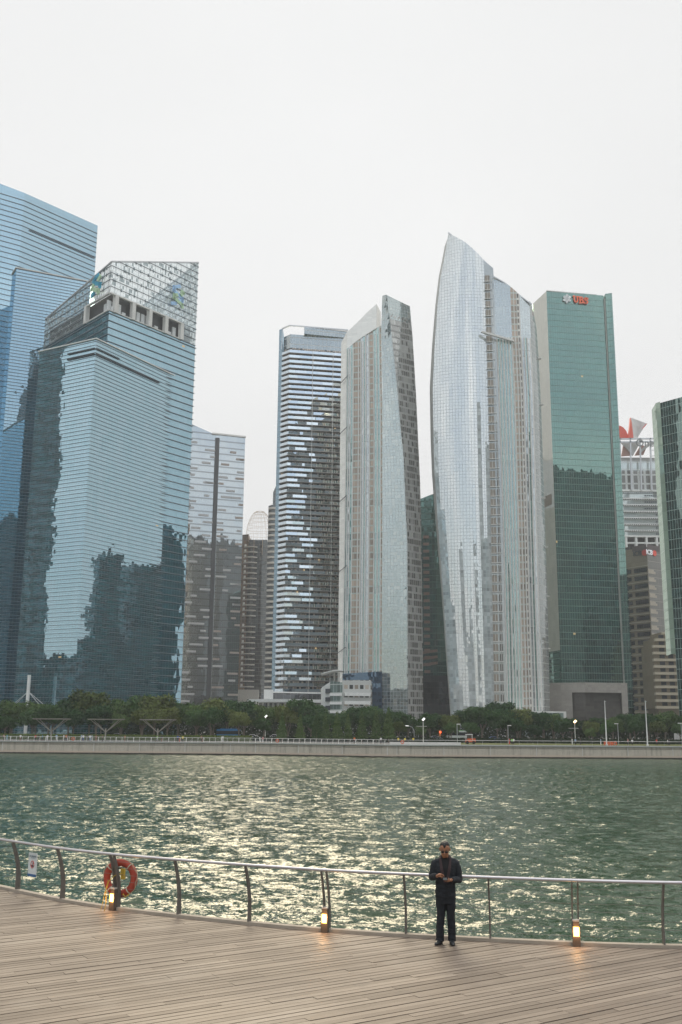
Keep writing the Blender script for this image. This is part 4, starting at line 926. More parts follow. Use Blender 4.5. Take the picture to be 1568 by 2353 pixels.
b = MB(); b.face([(-200, 312, GZ+.03), (200, 312, GZ+.03), (200, 328, GZ+.03), (-200, 328, GZ+.03)]); tag(b.build('road', M_asph), kind='structure')
b = MB(); b.face([(16, 256, GZ+.012), (108, 263, GZ+.012), (108, 284, GZ+.012), (16, 280, GZ+.012)]); tag(b.build('lawn', plain('dry_grass', (.15, .16, .07), 1, var=.45, scale=.6, spec=0)), kind='structure')
# --- sea wall
def seawall_mat():
    m, nt, out = mat('sea_wall_concrete'); pos = nt.new('ShaderNodeNewGeometry').outputs['Position']; x_, y_, z_ = nt.sep(pos)
    n = nt.noise(pos, .6, 5, .65); st = nt.noise(nt.comb(nt.m('MULTIPLY', x_, 1.3), 0, nt.m('MULTIPLY', z_, .12)), 1, 4, .6)
    c = nt.mix(n, (.36, .325, .27), (.60, .545, .46)); c = nt.mix(nt.m('MULTIPLY', nt.ramp(st, [(.5, 0.), (.75, 1.)]), .6), c, (.15, .125, .09))
    c = nt.mix(nt.m('MULTIPLY', nt.m('LESS_THAN', z_, .70), nt.m('GREATER_THAN', z_, 0.0)), c, (.50, .41, .33)); c = nt.mix(nt.m('LESS_THAN', nt.m('ADD', z_, nt.m('MULTIPLY', st, -.25)), .16), c, (.035, .03, .025)); 
    p = nt.new('ShaderNodeBsdfPrincipled'); nt.put(p.inputs['Base Color'], c); p.inputs['Roughness'].default_value = .9; nt.put(p.inputs['Normal'], bump(nt, n, .4, .1)); nt.l.new(p.outputs[0], out); return m
M_sw = seawall_mat()
sw = thing('sea_wall', 'long weathered concrete sea wall between the water and the far promenade', 'sea wall', (12, 247.5, 0))
def along(poly, w0, w1, z0, z1, name, m, parent):
    b = MB()
    for (a, c) in zip(poly[:-1], poly[1:]):
        n = offset_pt(a, c, 1); A, C_ = Vector((*a, 0)), Vector((*c, 0)); P = [A+n*w0, C_+n*w0, C_-n*w1, A-n*w1]
        b.prism([tuple(p) for p in P], z0, z1)
    return b.build(name, m, parent)
along(bank, 0, .8, -1, 2.25, 'wall', M_sw, sw); along(bank, -.12, .8, 2.25, 2.78, 'wall_band', M_sw, sw); along(bank, .25, .9, 2.78, GZ+.04, 'coping', plain('grey_coping', (.36, .37, .35), .8, scale=.3), sw)
along(bank, .12, 0, -.9, .62, 'base_band', M_sw, sw)
b = MB()
for (a, c) in zip(bank[1:-2], bank[2:-1]):
    A, C_ = Vector((*a, 0)), Vector((*c, 0)); n = offset_pt(a, c, .02); L_ = (C_-A).length
    for s0 in frange(2, L_, 11.5): p = A+(C_-A)*(s0/L_)+n; b.box((p.x, p.y, 1.5), (.09, .05, 1.2))
along(bank, .02, .0, 2.2, 2.27, 'groove', plain('groove_dark', (.08, .07, .06), .9), sw)
b.build('joint', plain('pale_joint', (.55, .53, .5), .9), sw)
# --- water
L_T = 46.0; NT_ = 1024
kx = np.fft.fftfreq(NT_, L_T/NT_)*2*np.pi; KX, KY = np.meshgrid(kx, kx, indexing='ij'); K = np.hypot(KX, KY); K[0, 0] = 1
ang = np.arctan2(KY, KX); wdir = math.radians(-105)
amp = np.exp(-(1.5/K)**2)/K**2.15*(.25+np.cos(ang-wdir)**2)*np.exp(-(K*.028)**2); amp[0, 0] = 0
spec = amp*(rng.standard_normal((NT_, NT_))+1j*rng.standard_normal((NT_, NT_)))
Hf = np.fft.ifft2(spec).real; gx, gy = np.gradient(Hf, L_T/NT_); Hf *= .26/np.sqrt((gx**2+gy**2).mean()/1)
def hsample(X_, Y_, sc=1.0, rot=0.0):
    c, s_ = math.cos(rot), math.sin(rot); U = ((X_*c-Y_*s_)/sc/L_T*NT_) % NT_; V = ((X_*s_+Y_*c)/sc/L_T*NT_) % NT_
    i, j = np.floor(U).astype(int), np.floor(V).astype(int); fu, fv = U-i, V-j; i1, j1 = (i+1) % NT_, (j+1) % NT_; i %= NT_; j %= NT_
    return sc*((Hf[i, j]*(1-fu)+Hf[i1, j]*fu)*(1-fv)+(Hf[i, j1]*(1-fu)+Hf[i1, j1]*fu)*fv)
ys = [15.0]
while ys[-1] < 264: ys.append(ys[-1]+max(.055, ys[-1]**2/16500))
ys = np.array(ys); ph = np.radians(np.concatenate([np.linspace(-75, -25, 40), np.linspace(-24.8, 24.8, 760), np.linspace(25, 75, 40)]))
YY, PP = np.meshgrid(ys, ph, indexing='ij'); XX = YY*np.tan(PP)
gust = .75+.35*np.sin(XX*.045+1.3*np.sin(YY*.02))*np.cos(YY*.037+XX*.011)
ZZ = (hsample(XX, YY)+.45*hsample(XX, YY, .37, .6))*gust
R_, C_n = YY.shape; co = np.stack([XX, YY, ZZ], -1).reshape(-1, 3).astype(np.float32)
idx = np.arange(R_*C_n).reshape(R_, C_n); q = np.stack([idx[:-1, :-1], idx[:-1, 1:], idx[1:, 1:], idx[1:, :-1]], -1).reshape(-1, 4)
me = bpy.data.meshes.new('water'); me.vertices.add(len(co)); me.vertices.foreach_set('co', co.ravel()); me.loops.add(q.size); me.loops.foreach_set('vertex_index', q.ravel().astype(np.int32))
me.polygons.add(len(q)); me.polygons.foreach_set('loop_start', np.arange(0, q.size, 4, dtype=np.int32)); me.polygons.foreach_set('loop_total', np.full(len(q), 4, dtype=np.int32)); me.polygons.foreach_set('use_smooth', np.ones(len(q), bool)); me.update(); me.validate()
m, nt, out = mat('green_water')
geo = nt.new('ShaderNodeNewGeometry'); pos = geo.outputs['Position']; x_, y_, z_ = nt.sep(pos)
v1 = nt.comb(nt.m('MULTIPLY', x_, 1.0), nt.m('MULTIPLY', y_, 1.25), 0)
n1 = nt.noise(v1, .8, 6, .84, True); n2_ = nt.noise(v1, 7.0, 2, .6, True); n3 = nt.noise(nt.comb(nt.m('MULTIPLY', x_, 1.0), nt.m('MULTIPLY', y_, .55), 0), .035, 3, .6)
amt = nt.m('MULTIPLY', nt.m('MULTIPLY_ADD', n3, .9, .3), nt.m('MULTIPLY_ADD', y_, .004, .92))
tl = nt.vm('ADD', nt.vm('SCALE', nt.vm('SUBTRACT', n1, (.5, .5, .5)), sc=nt.m('MULTIPLY', amt, 2.5)), nt.vm('SCALE', nt.vm('SUBTRACT', n2_, (.5, .5, .5)), sc=nt.m('MULTIPLY', amt, .8)))
nor = nt.vm('NORMALIZE', nt.vm('ADD', geo.outputs['Normal'], nt.vm('MULTIPLY', tl, (1, 1, 0))))
p = nt.new('ShaderNodeBsdfPrincipled'); nt.put(p.inputs['Base Color'], nt.mix(n3, (.026, .056, .026), (.042, .070, .030))); nt.put(p.inputs['Roughness'], nt.m('MULTIPLY_ADD', nt.m('MULTIPLY_ADD', y_, 1/240, -.08, clamp=True), .14, .06)); p.inputs['IOR'].default_value = 1.33
nt.put(p.inputs['Normal'], nor); nt.l.new(p.outputs[0], out)
me.materials.append(m); M_water = m; tag(link(bpy.data.objects.new('water', me)), kind='structure')
b = MB(); b.face([(-2500, -1500, -.9), (2500, -1500, -.9), (2500, 300, -.9), (-2500, 300, -.9)]); tag(b.build('water', M_water), kind='structure')
# --- far railing
M_rail = plain('white_rail', (.62, .61, .57), .5)
fr_ = thing('railing', 'long pale metal railing of curved posts along the left stretch of the far promenade', 'railing', (-30, 258, GZ))
def pline(poly, s):
    for a, c in zip(poly[:-1], poly[1:]):
        A, C_ = Vector((*a, 0)), Vector((*c, 0)); L_ = (C_-A).length
        if s <= L_: return A+(C_-A)*(s/L_), offset_pt(a, c, 1)
        s -= L_
    return C_, offset_pt(a, c, 1)
rpath = [(-105, 258.6), (-23, 259.9), (11.6, 248.6)]
tot = sum(math.dist(a, c) for a, c in zip(rpath[:-1], rpath[1:]))
for k, s0 in enumerate(frange(4, tot, 1.48 if True else 2)):
    if k > 84: break
    p, n = pline(rpath, s0); b = MB(); h_ = (.075 if k % 3 == 0 else .035)
    pts = [p+n*o+Vector((0, 0, GZ+z)) for o, z in ((.25, 0), (.3, .35), (.22, .75), (.02, 1.12))]
    for A, C_ in zip(pts[:-1], pts[1:]): b.bar(A, C_, h_*2, .16, up=(n.x, n.y, 0))
    b.build('post', M_rail, fr_)
b = MB(); pts = []
for s0 in frange(0, tot, 3): p, n = pline(rpath, s0); pts.append(p+Vector((0, 0, GZ+1.14)))
p, n = pline(rpath, tot-.01); pts.append(p+Vector((0, 0, GZ+1.14)))
b.tube(pts, .06, 6); b.build('top_rail', M_rail, fr_)
b = MB()
for z in (.3, .55, .8): b.tube([q+Vector((0, 0, z-1.14)) for q in pts], .014, 4)
b.build('wire', M_steel, fr_)
fr2 = thing('railing', 'thin white rail along the right stretch of the far promenade by the grass', 'railing', (60, 252, GZ))
rp2 = [(11.8, 248.9), (109, 257.1)]; b = MB(); b.tube([(a[0], a[1], GZ+1.12) for a in rp2], .055, 6); b.build('top_rail', M_rail, fr2)
for s0 in frange(.5, 97, 4.6): p, n = pline(rp2, s0); b = MB(); b.tube([p+Vector((0, 0, GZ)), p+Vector((0, 0, GZ+1.12))], .022, 5); b.build('post', M_steel, fr2)
b = MB(); b.prism([(12.4, 250.3), (30, 251.7), (30, 252.3), (12.4, 251)], GZ, GZ+.62); tag(b.build('planter_wall', M_conc), 'low grey kerb wall at the corner of the far promenade', 'kerb wall')
# --- shelters, mast, poles, lamps
M_shelt = plain('taupe_metal', (.30, .28, .24), .6)
def shelter(px, label):
    Y = 265; x0 = X(px, Y, 1700); t = thing('shelter', label, 'shelter', (x0, Y, GZ), group='shelters on the far promenade')
    b = MB(); b.tube([(x0, Y, GZ), (x0, Y, GZ+3.3)], .2, 8); b.build('column', M_shelt, t)
    for sx in (-1, 1):
        for sy in (-1, 1):
            b = MB(); b.tube([(x0, Y, GZ+2.3), (x0+sx*3.7, Y+sy*1.6, GZ+5.45)], .11, 6); b.build('strut', M_shelt, t)
    b = MB(); b.box((x0, Y, GZ+5.6), (4.5, 2.1, .07))
    for k in range(9): b.box((x0-4.2+k*1.05, Y, GZ+5.47), (.06, 2.1, .08))
    b.build('roof', M_shelt, t)
shelter(117, 'flat roofed umbrella shelter, leftmost of the three on the far promenade'); shelter(242, 'flat roofed umbrella shelter, middle of the three on the far promenade'); shelter(362, 'flat roofed umbrella shelter, rightmost of the three on the far promenade')
t = thing('mast', 'white mast with stay cables rising out of the trees at the left', 'mast', (X(64, 320, 1620), 320, GZ))
x0 = X(64.5, 320, 1600); b = MB(); b.tube([(x0, 320, GZ), (x0, 320, Z(66, 1551, 320))], .55, 10); b.build('pole', M_white, t)
for sx in (-1, 1):
    for dy in (0, 1.2): b = MB(); b.tube([(x0, 320, Z(65, 1589, 320)), (x0+sx*(4.2+dy), 320+dy, Z(65, 1622, 320))], .09, 5); b.build('stay_cable', M_steel, t)
for px, lb in ((1394, 'tall white tapered flagpole in front of the stone block, left one of the pair'), (1488, 'tall white tapered flagpole before the brown bank tower, right one of the pair')):
    Y = 262; x0 = X(px, Y, 1703); t = thing('flagpole', lb, 'flagpole', (x0, Y, GZ), group='flagpoles on the far promenade')
    zt_ = Z(px, 1610, Y); b = MB(); b.tube([(x0, Y, GZ), (x0, Y, (GZ+zt_)/2), (x0, Y, zt_)], [.17, .13, .075], 8); b.build('pole', M_white, t)
    b = MB(); b.tube([(x0, Y, GZ), (x0, Y, GZ+.35)], .35, 8); b.build('base', M_conc, t)
    b = MB(); b.bar((x0, Y, zt_-.15), (x0+.4, Y, zt_-.2), .1); b.bar((x0, Y, zt_-4.5), (x0+.3, Y, zt_-4.5), .08); b.build('pulley', M_steel, t)
M_glow = plain('lamp_lit_warm', (1, .8, .55), .5, emit=4, emitcol=(1, .62, .3)); M_gloww = plain('lamp_lit_white', (1, 1, 1), .5, emit=.8, emitcol=(1, .97, .9))
def lamp_panel(px, pyt, Y, lb, lit):
    x0 = X(px, Y, 1690); t = thing('street_lamp', lb, 'street lamp', (x0, Y, GZ)); zt_ = Z(px, pyt, Y)
    b = MB(); b.tube([(x0, Y, GZ), (x0, Y, zt_)], [.13, .08], 8); b.build('pole', M_rail, t)
    b = MB(); b.box((x0+.1, Y-.2, zt_+.25), (.42, .3, .08), .1, Matrix.Rotation(-.75, 3, 'Y')@Matrix.Rotation(.6, 3, 'X')); b.build('lamp_head', lit, t)
    b = MB(); b.bar((x0-1.8, Y, zt_-1.6), (x0+1.0, Y, zt_-1.6), .1); b.build('cross_arm', M_rail, t)
lamp_panel(610, 1648, 300, 'lit panel lamp standing among the trees left of the centre', M_gloww)
lamp_panel(973, 1655, 275, 'tall lit panel lamp with a cross arm, in front of the green tower', M_gloww)
lamp_panel(1322, 1660, 285, 'orange lit panel lamp left of the stone block', M_glow)
def lamp_small(px, pyt, Y, lb):
    x0 = X(px, Y, 1690); zt_ = Z(px, pyt, Y); t = thing('street_lamp', lb, 'street lamp', (x0, Y, GZ), group='slim promenade lamps')
    b = MB(); b.tube([(x0, Y, GZ), (x0, Y, zt_)], .08, 6); b.build('pole', M_steel, t)
    b = MB(); b.box((x0-.35 if px > 1200 else x0+.4, Y, zt_), (.5, .15, .1)); b.build('lamp_head', M_white, t)
lamp_small(1051, 1664, 268, 'slim grey lamp at the foot of the sail tower, right of the pale green bus'); lamp_small(1168, 1667, 275, 'slim lamp half hidden in the trees below the ribbed wing of the sail tower')
lamp_small(1421, 1663, 275, 'slim lamp between the two white flagpoles'); lamp_small(1567, 1662, 275, 'slim lamp at the right edge')
for px, zt0, lb, gy in ((962, 1650, 'curved grey street light, taller of the two behind the panel lamp', 305), (952, 1668, 'curved grey street light, shorter of the two behind the panel lamp', 300)):
    x0 = X(px, gy, 1690); zt_ = Z(px, zt0, gy); t = thing('street_lamp', lb, 'street lamp', (x0, gy, GZ))
    b = MB(); b.tube([(x0, gy, GZ), (x0, gy, zt_-1.5), (x0-.5, gy, zt_-.4), (x0-1.6, gy, zt_)], [.11, .1, .08, .07], 6); b.build('pole', M_steel, t)
    b = MB(); b.box((x0-2.1, gy, zt_), (.5, .2, .1)); b.build('lamp_head', M_gloww, t)
x0 = X(1011.5, 300, 1690); t = thing('traffic_light', 'traffic light with its red lamp on, right of the panel lamp', 'traffic light', (x0, 300, GZ))
zt_ = Z(1011, 1680, 300); b = MB(); b.tube([(x0, 300, GZ), (x0, 300, zt_)], .1, 6); b.build('pole', M_steel, t)
b = MB(); b.box((x0, 300, zt_-.6), (.3, .2, .85)); b.build('housing', plain('orange_housing', (.5, .16, .04), .5), t); b = MB(); disc(b, Vector((x0+.1, 299.8, zt_-.3)), Vector((0, -1, 0)), .28, .05, 10); b.build('red_lamp', plain('red_lit', (1, .1, .03), .4, emit=3), t)
x0 = X(169, 260, 1700)
def ring_obj(name, lb, c, r, r2, m_, nrm=0, group=None):
    t = thing(name, lb, 'lifebuoy', c, nrm, group); b = MB(); b.tube([(r*math.cos(a), 0, r*math.sin(a)) for a in np.linspace(0, 2*math.pi, 20, False)], r2, 8, closed=True); b.build('ring', m_, t, smooth=True, local=True); return t
M_or = plain('orange_buoy', (.62, .13, .05), .55, var=.2, scale=6)
for px, lb, Yr_ in ((169, 'small orange lifebuoy on the far railing between the left and middle shelters', 258.6), (638, 'small orange lifebuoy on the far railing below the trees left of the centre', 254.4), (924.7, 'small orange lifebuoy on the far rail at the corner of the sea wall', 249.2), (1413, 'small orange lifebuoy on the far rail right of the left flagpole', 253.8)):
    p = atY(px, 1704 if px < 600 else 1707, Yr_); t = ring_obj('lifebuoy', lb, (p.x, Yr_-.5, GZ+.62), .34, .1, M_or, group='small lifebuoys on the far rail')
    b = MB(); b.bar((p.x, Yr_-.25, GZ), (p.x, Yr_-.25, GZ+1.05), .1); b.build('stand', M_rail, t)
b = MB()
for k in range(8): b.box((X(1389+k*2.7, 262, 1700), 262, GZ+.5), (.13, .05, .5))
x0, x1 = X(1387, 262, 1700), X(1410, 262, 1700); b.box(((x0+x1)/2, 262, GZ+.95), ((x1-x0)/2, .09, .09)); b.box(((x0+x1)/2, 262, GZ+.35), ((x1-x0)/2, .08, .08)); tag(b.build('barrier', M_or), 'orange plastic barrier on the grass by the left flagpole', 'barrier')
# --- trees
def foliage(name, c0, c1):
    m, nt, out = mat(name); ge = nt.new('ShaderNodeNewGeometry'); r = ge.outputs['Random Per Island']; oi = nt.new('ShaderNodeObjectInfo').outputs['Random']
    n = nt.noise(ge.outputs['Position'], .35, 2, .5); f = nt.m('ADD', nt.m('MULTIPLY', r, .55), nt.m('ADD', nt.m('MULTIPLY', n, .35), nt.m('MULTIPLY', nt.m('SUBTRACT', oi, .3), .6)), clamp=True)
    c = nt.mix(f, c0, c1); d = nt.sh('ShaderNodeBsdfDiffuse', Color=c); d2 = nt.sh('ShaderNodeBsdfTranslucent', Color=c); nt.l.new(nt.mixs(.22, d, d2), out); return m
M_leaf = [foliage('leaf_dark', (.020, .052, .026), (.085, .15, .055)), foliage('leaf_mid', (.03, .065, .028), (.13, .195, .065)), foliage('leaf_olive', (.04, .065, .026), (.15, .18, .06))]
M_trunk = plain('bark', (.16, .13, .10), .9, scale=3)
def crown_mesh(lobes, n, size, seed):
    r = np.random.default_rng(seed); wts = np.array([l[3]*l[4]*l[5] for l in lobes])**.67; wts /= wts.sum(); V = []; Fc = []
    for i in range(n):
        l = lobes[r.choice(len(lobes), p=wts)]; d = r.normal(size=3); d /= np.linalg.norm(d); rad = r.uniform(.35, 1.0)**.5*(1+.12*r.normal())
        c = np.array(l[:3])+d*rad*np.array(l[3:6]); nn = d+r.normal(size=3)*.7; nn[2] += .4; nn /= np.linalg.norm(nn)
        a = np.cross(nn, r.normal(size=3)); a /= np.linalg.norm(a); bb = np.cross(nn, a); s_ = size*r.uniform(.55, 1.35); k = len(V)
        V += [c-a*s_*.5, c+bb*s_*.32, c+a*s_*.5, c-bb*s_*.32]; Fc.append((k, k+1, k+2, k+3))
    return V, Fc
def make_tree(kind, seed, label, mleaf, group):
    r = random.Random(seed); t = thing('tree', label, 'tree', (0, 0, 0), group=group)
    if kind == 'broad':
        H_ = 9.0; lobes = [(0, 0, 6.4, 3.2, 3.0, 2.2)]+[(r.uniform(-2.6, 2.6), r.uniform(-2, 2), r.uniform(4.8, 8.0), r.uniform(1.2, 1.9), r.uniform(1.2, 1.8), r.uniform(.9, 1.5)) for _ in range(9)]; n, sz = 2800, .6
    else:
        H_ = 9.5; lobes = [(0, 0, 1.8+k*1.05, max(.35, 2.1-k*.25), max(.35, 2.1-k*.25), .9) for k in range(8)]+[(r.uniform(-1.2, 1.2), r.uniform(-1, 1), r.uniform(2, 6), .8, .8, .8) for _ in range(4)]; n, sz = 1700, .5
    V, Fc = crown_mesh(lobes, n, sz, seed); me = bpy.data.meshes.new('crown'); me.from_pydata([tuple(v) for v in V], [], Fc); me.materials.append(mleaf); o = link(bpy.data.objects.new('crown', me)); o.parent = t
    b = MB()
    for k in range(2 if kind == 'broad' else 1):
        dx = .3*k; b.tube([(dx, 0, -.3), (dx+r.uniform(-.1, .1), 0, 1.8), (dx*2+r.uniform(-.3, .3), 0, 3.6), (dx*3, 0, 5.5)], [.17, .14, .11, .06], 6)
    if kind == 'broad':
        for k in range(5): a = r.uniform(0, 6.28); b.tube([(0, 0, 2.8), (1.2*math.cos(a), 1.2*math.sin(a), 4.4), (2.3*math.cos(a), 2.3*math.sin(a), 6)], [.09, .06, .03], 5)
    b.build('trunk', M_trunk, t, local=True); return t
prof = [(-20, 1625), (60, 1615), (130, 1612), (170, 1600), (220, 1592), (280, 1606), (330, 1612), (380, 1606), (420, 1612), (470, 1610), (540, 1612), (575, 1622), (600, 1628), (640, 1618), (700, 1612), (740, 1622), (800, 1636), (830, 1632), (870, 1622), (900, 1636), (950, 1646), (990, 1650), (1040, 1642), (1090, 1628), (1130, 1614), (1160, 1632), (1200, 1632), (1260, 1640), (1320, 1650), (1400, 1642), (1450, 1646), (1500, 1640), (1580, 1636)]
def topat(px):
    for a, c in zip(prof[:-1], prof[1:]):
        if a[0] <= px <= c[0]: return a[1]+(c[1]-a[1])*(px-a[0])/(c[0]-a[0])
    return 1640
protos = [make_tree('broad', s_, 'tree', M_leaf[i % 3 if i < 4 else 0], 'x') for i, s_ in enumerate((1, 2, 3, 4, 5))]
used = set(); r = random.Random(42); ntree = 0
spots_lab = [(0, 'at the left edge'), (70, 'below the white mast'), (140, 'behind the leftmost shelter'), (215, 'below the corner of the logo tower'), (245, 'behind the middle shelter'), (310, 'between the middle and right shelters'), (365, 'behind the rightmost shelter'), (430, 'below the right edge of the logo tower'), (490, 'left of the blue bus'), (530, 'above the blue bus'), (575, 'above the white car'), (640, 'below the dark podium'), (720, 'below the white podium roof'),
             (800, 'below the terraced white block'), (870, 'below the cream curved tower'), (950, 'below the grey tower foot'), (1000, 'below the dark green tower'), (1050, 'above the pale green bus'), (1120, 'at the foot of the sail tower'), (1200, 'below the ribbed wing'), (1280, 'left of the stone block'), (1350, 'before the stone block'), (1440, 'between the flagpoles'), (1530, 'behind the right flagpole'), (1600, 'at the right edge')]
def nearlab(px): return min(spots_lab, key=lambda q: abs(q[0]-px))[1]
seenl = {}
def put_tree(proto, x0, Y, zt_, row, wide=1.0):
    global ntree
    o = proto if id(proto) not in used else copy_tree(proto); used.add(id(proto)); o.location = (x0, Y, GZ); s_ = (zt_-GZ)/8.9*(1.0 if Y > 320 else r.choice((.9, .97, 1.0, 1.03, 1.12)))
    o.scale = (s_*wide*r.uniform(.95, 1.15), s_*wide*r.uniform(.95, 1.15), s_); o.rotation_euler = (0, 0, r.uniform(0, 6.28))
    px = PW/2+(x0/Y)*PF*.985; lb = f"{row} tree {nearlab(px)}"; o['label'] = lb; o['group'] = 'row of trees along the far promenade, '+nearlab(px); ntree += 1; seenl.setdefault(lb, []).append(o)
for row, Y, dz, step in (('green round crowned front row', 290, 12, 6.6), ('taller dark back row', 303, -3, 5.4), ('farthest dark crowned', 345, -3, 8.5)):
    for x0 in frange(-108 if Y < 340 else -125, 112 if Y < 340 else 128, step):
        xx = x0+r.uniform(-1.2, 1.2); px = PW/2+(xx/Y)*PF*.985
        if Y == 290 and (620 < px < 920 and r.random() < .5): continue
        py = topat(px)+dz+r.uniform(-3, 7)+(0 if Y != 290 else r.uniform(0, 10)); put_tree(r.choice(protos), xx, Y+r.uniform(-2, 2), Z(px, py, Y), row, 1.0)
con = [make_tree('cone', s_, 'conifer', M_leaf[1], 'x') for s_ in (21, 22)]
cl = {648: 'slender pale tipped tree right of the white car', 690: 'short bushy conical tree before the podium columns', 728: 'conical tree with pale tip below the white roof slab', 748: 'conical tree left of the terraced white block', 775: 'dark conical tree below the terraced white block', 800: 'broad conical tree with brownish leaves left of centre', 832: 'dark conical tree below the blue portal frame', 865: 'tall conical tree left of the pale leaved one', 893: 'tall conical tree with pale speckled leaves at the railing end'}
for i, (px, lb) in enumerate(cl.items()):
    o = con[i % 2] if i < 2 else copy_tree(con[i % 2]); Y = 276; o.location = (X(px, Y, 1690), Y, GZ); s_ = (Z(px, (1636, 1642, 1634, 1640, 1636, 1642, 1634, 1632, 1626)[i], Y)-GZ)/9.6; o.scale = (s_*(1.0 if i else .8), s_, s_); o.rotation_euler = (0, 0, r.uniform(0, 6)); o['label'] = lb; o['group'] = 'conical trees near the centre'
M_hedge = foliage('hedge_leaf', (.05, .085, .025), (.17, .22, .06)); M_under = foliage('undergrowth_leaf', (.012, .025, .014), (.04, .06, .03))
def hedge(x0, x1, Y, h_, name, lb, m_, n, dep=.8, kind=None):
    V = []; Fc = []; rr = np.random.default_rng(int(abs(x0)*10)+3)
    for i in range(n):
        c = np.array([rr.uniform(x0, x1), Y+rr.uniform(-dep, dep), GZ+rr.uniform(0.02, h_)]); nn = rr.normal(size=3); nn[1] -= 1; nn /= np.linalg.norm(nn); a = np.cross(nn, rr.normal(size=3)); a /= np.linalg.norm(a); bb = np.cross(nn, a); s_ = rr.uniform(.2, .5)*(2.3 if kind else 1); k = len(V)
        V += [c-a*s_*.5, c+bb*s_*.35, c+a*s_*.5, c-bb*s_*.35]; Fc.append((k, k+1, k+2, k+3))
    me = bpy.data.meshes.new(name); me.from_pydata([tuple(v) for v in V], [], Fc); me.materials.append(m_); o = link(bpy.data.objects.new(name, me)); tag(o, lb, 'hedge' if not kind else None, None, kind); return o
hedge(-108, -24, 280, 1.5, 'hedge', 'clipped bright green hedge under the trees on the left, behind the shelters', M_hedge, 16000)
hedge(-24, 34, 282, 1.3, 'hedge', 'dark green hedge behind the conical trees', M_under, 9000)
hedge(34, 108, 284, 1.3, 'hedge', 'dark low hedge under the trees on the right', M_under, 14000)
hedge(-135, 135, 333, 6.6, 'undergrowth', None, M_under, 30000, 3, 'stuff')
# --- vehicles
M_glass = plain('vehicle_glass', (.02, .025, .03), .1); M_tyre = plain('tyre', (.02, .02, .02), .9)
def car(px, Y, colm, lb, Ln=4.4, h_=1.45):
    x0 = X(px, Y, 1695); t = thing('car', lb, 'car', (x0, Y, GZ+.03)); L2_, w = Ln/2, .88
    def hull(b, prof_, w_):
        P = [(x0+q[0], Y-w_, GZ+.03+q[1]) for q in prof_]; Q = [(p[0], Y+w_, p[2]) for p in P]; b.face(P[::-1]); b.face(Q)
        for i in range(len(P)): j = (i+1) % len(P); b.face([P[i], P[j], Q[j], Q[i]])
    b = MB(); hull(b, [(-L2_, .3), (L2_, .3), (L2_, .72), (L2_*.72, .9), (-L2_*.75, .92), (-L2_, .78)][::-1], w); hull(b, [(L2_*.40, .9), (L2_*.05, h_), (-L2_*.45, h_), (-L2_*.78, .9)], w*.86); b.build('body', colm, t)
    b = MB(); hull(b, [(L2_*.35, .95), (L2_*.04, h_-.1), (-L2_*.43, h_-.1), (-L2_*.7, .95)], w*.87); b.build('window', M_glass, t)
    for sx in (-.62, .62):
        for sy in (-1, 1): b = MB(); b.tube([(x0+sx*L2_, Y+sy*(w-.2), GZ+.35), (x0+sx*L2_, Y+sy*(w+.02), GZ+.35)], .32, 10); b.build('wheel', M_tyre, t)
M_cw = plain('car_white', (.8, .8, .8), .3); M_cs = plain('car_silver', (.35, .37, .4), .3, .3); M_cb = plain('car_blue', (.08, .14, .28), .3)
car(583, 318, M_cw, 'white car right of the blue bus'); car(634, 318, M_cw, 'white car behind the railing near the slender tree, second from the blue bus'); car(655, 318, M_cw, 'white car mostly hidden by the conical trees'); car(1002, 318, M_cs, 'silver car left of the pale green bus'); car(1137, 318, M_cb, 'blue car below the ribbed wing of the sail tower'); car(270+2, 318, M_cs, 'grey car glimpsed between trunks left of the rightmost shelter')
def bus(px0, px1, Y, col, stripe, lb):
    xa, xb_ = X(px0, Y, 1690), X(px1, Y, 1690); t = thing('bus', lb, 'bus', ((xa+xb_)/2, Y, GZ)); hl_ = (xb_-xa)/2; cx = (xa+xb_)/2
    b = MB(); b.box((cx, Y, GZ+1.0), (hl_, 1.25, .65)); b.box((cx, Y, GZ+2.85), (hl_, 1.25, .22)); b.build('body', col, t)
    b = MB(); b.box((cx, Y, GZ+2.14), (hl_-.05, 1.22, .5)); b.build('window', M_glass, t); b = MB(); b.box((cx, Y, GZ+3.15), (hl_*.7, 1.0, .1)); b.build('roof', stripe, t)
    for sx in (-.65, .6): b = MB(); b.tube([(cx+sx*hl_, Y-1.3, GZ+.5), (cx+sx*hl_, Y-1, GZ+.5)], .48, 12); b.build('wheel', M_tyre, t)
M_bb = plain('bus_blue', (.02, .14, .32), .4)
bus(499, 552, 300, M_bb, M_bb, 'blue bus parked behind the trunks left of the centre'); bus(1028, 1072, 318, plain('bus_white', (.6, .64, .6), .4), plain('bus_green', (.2, .45, .15), .5), 'white bus with a pale green roof right of the traffic light')
x0 = X(1081, 262, 1700); t = thing('utility_vehicle', 'small orange work vehicle with a white canopy on the far grass', 'work vehicle', (x0, 262, GZ))
b = MB(); b.box((x0+.3, 262, GZ+1.0), (1.0, .6, .45)); b.box((x0-.7, 262, GZ+.8), (.5, .5, .3)); b.build('body', plain('vehicle_orange', (.6, .12, .04), .5), t)
b = MB(); b.box((x0-.3, 262, GZ+2.45), (.9, .7, .08)); [b.bar((x0-.3+sx*.8, 262+sy*.6, GZ+1.1), (x0-.3+sx*.8, 262+sy*.6, GZ+2.4), .07) for sx in (-1, 1) for sy in (-1, 1)]; b.build('canopy', M_white, t)
for sx in (-.8, .8): b = MB(); b.tube([(x0+sx, 261.3, GZ+.45), (x0+sx, 261.6, GZ+.45)], .42, 10); b.build('wheel', M_tyre, t)
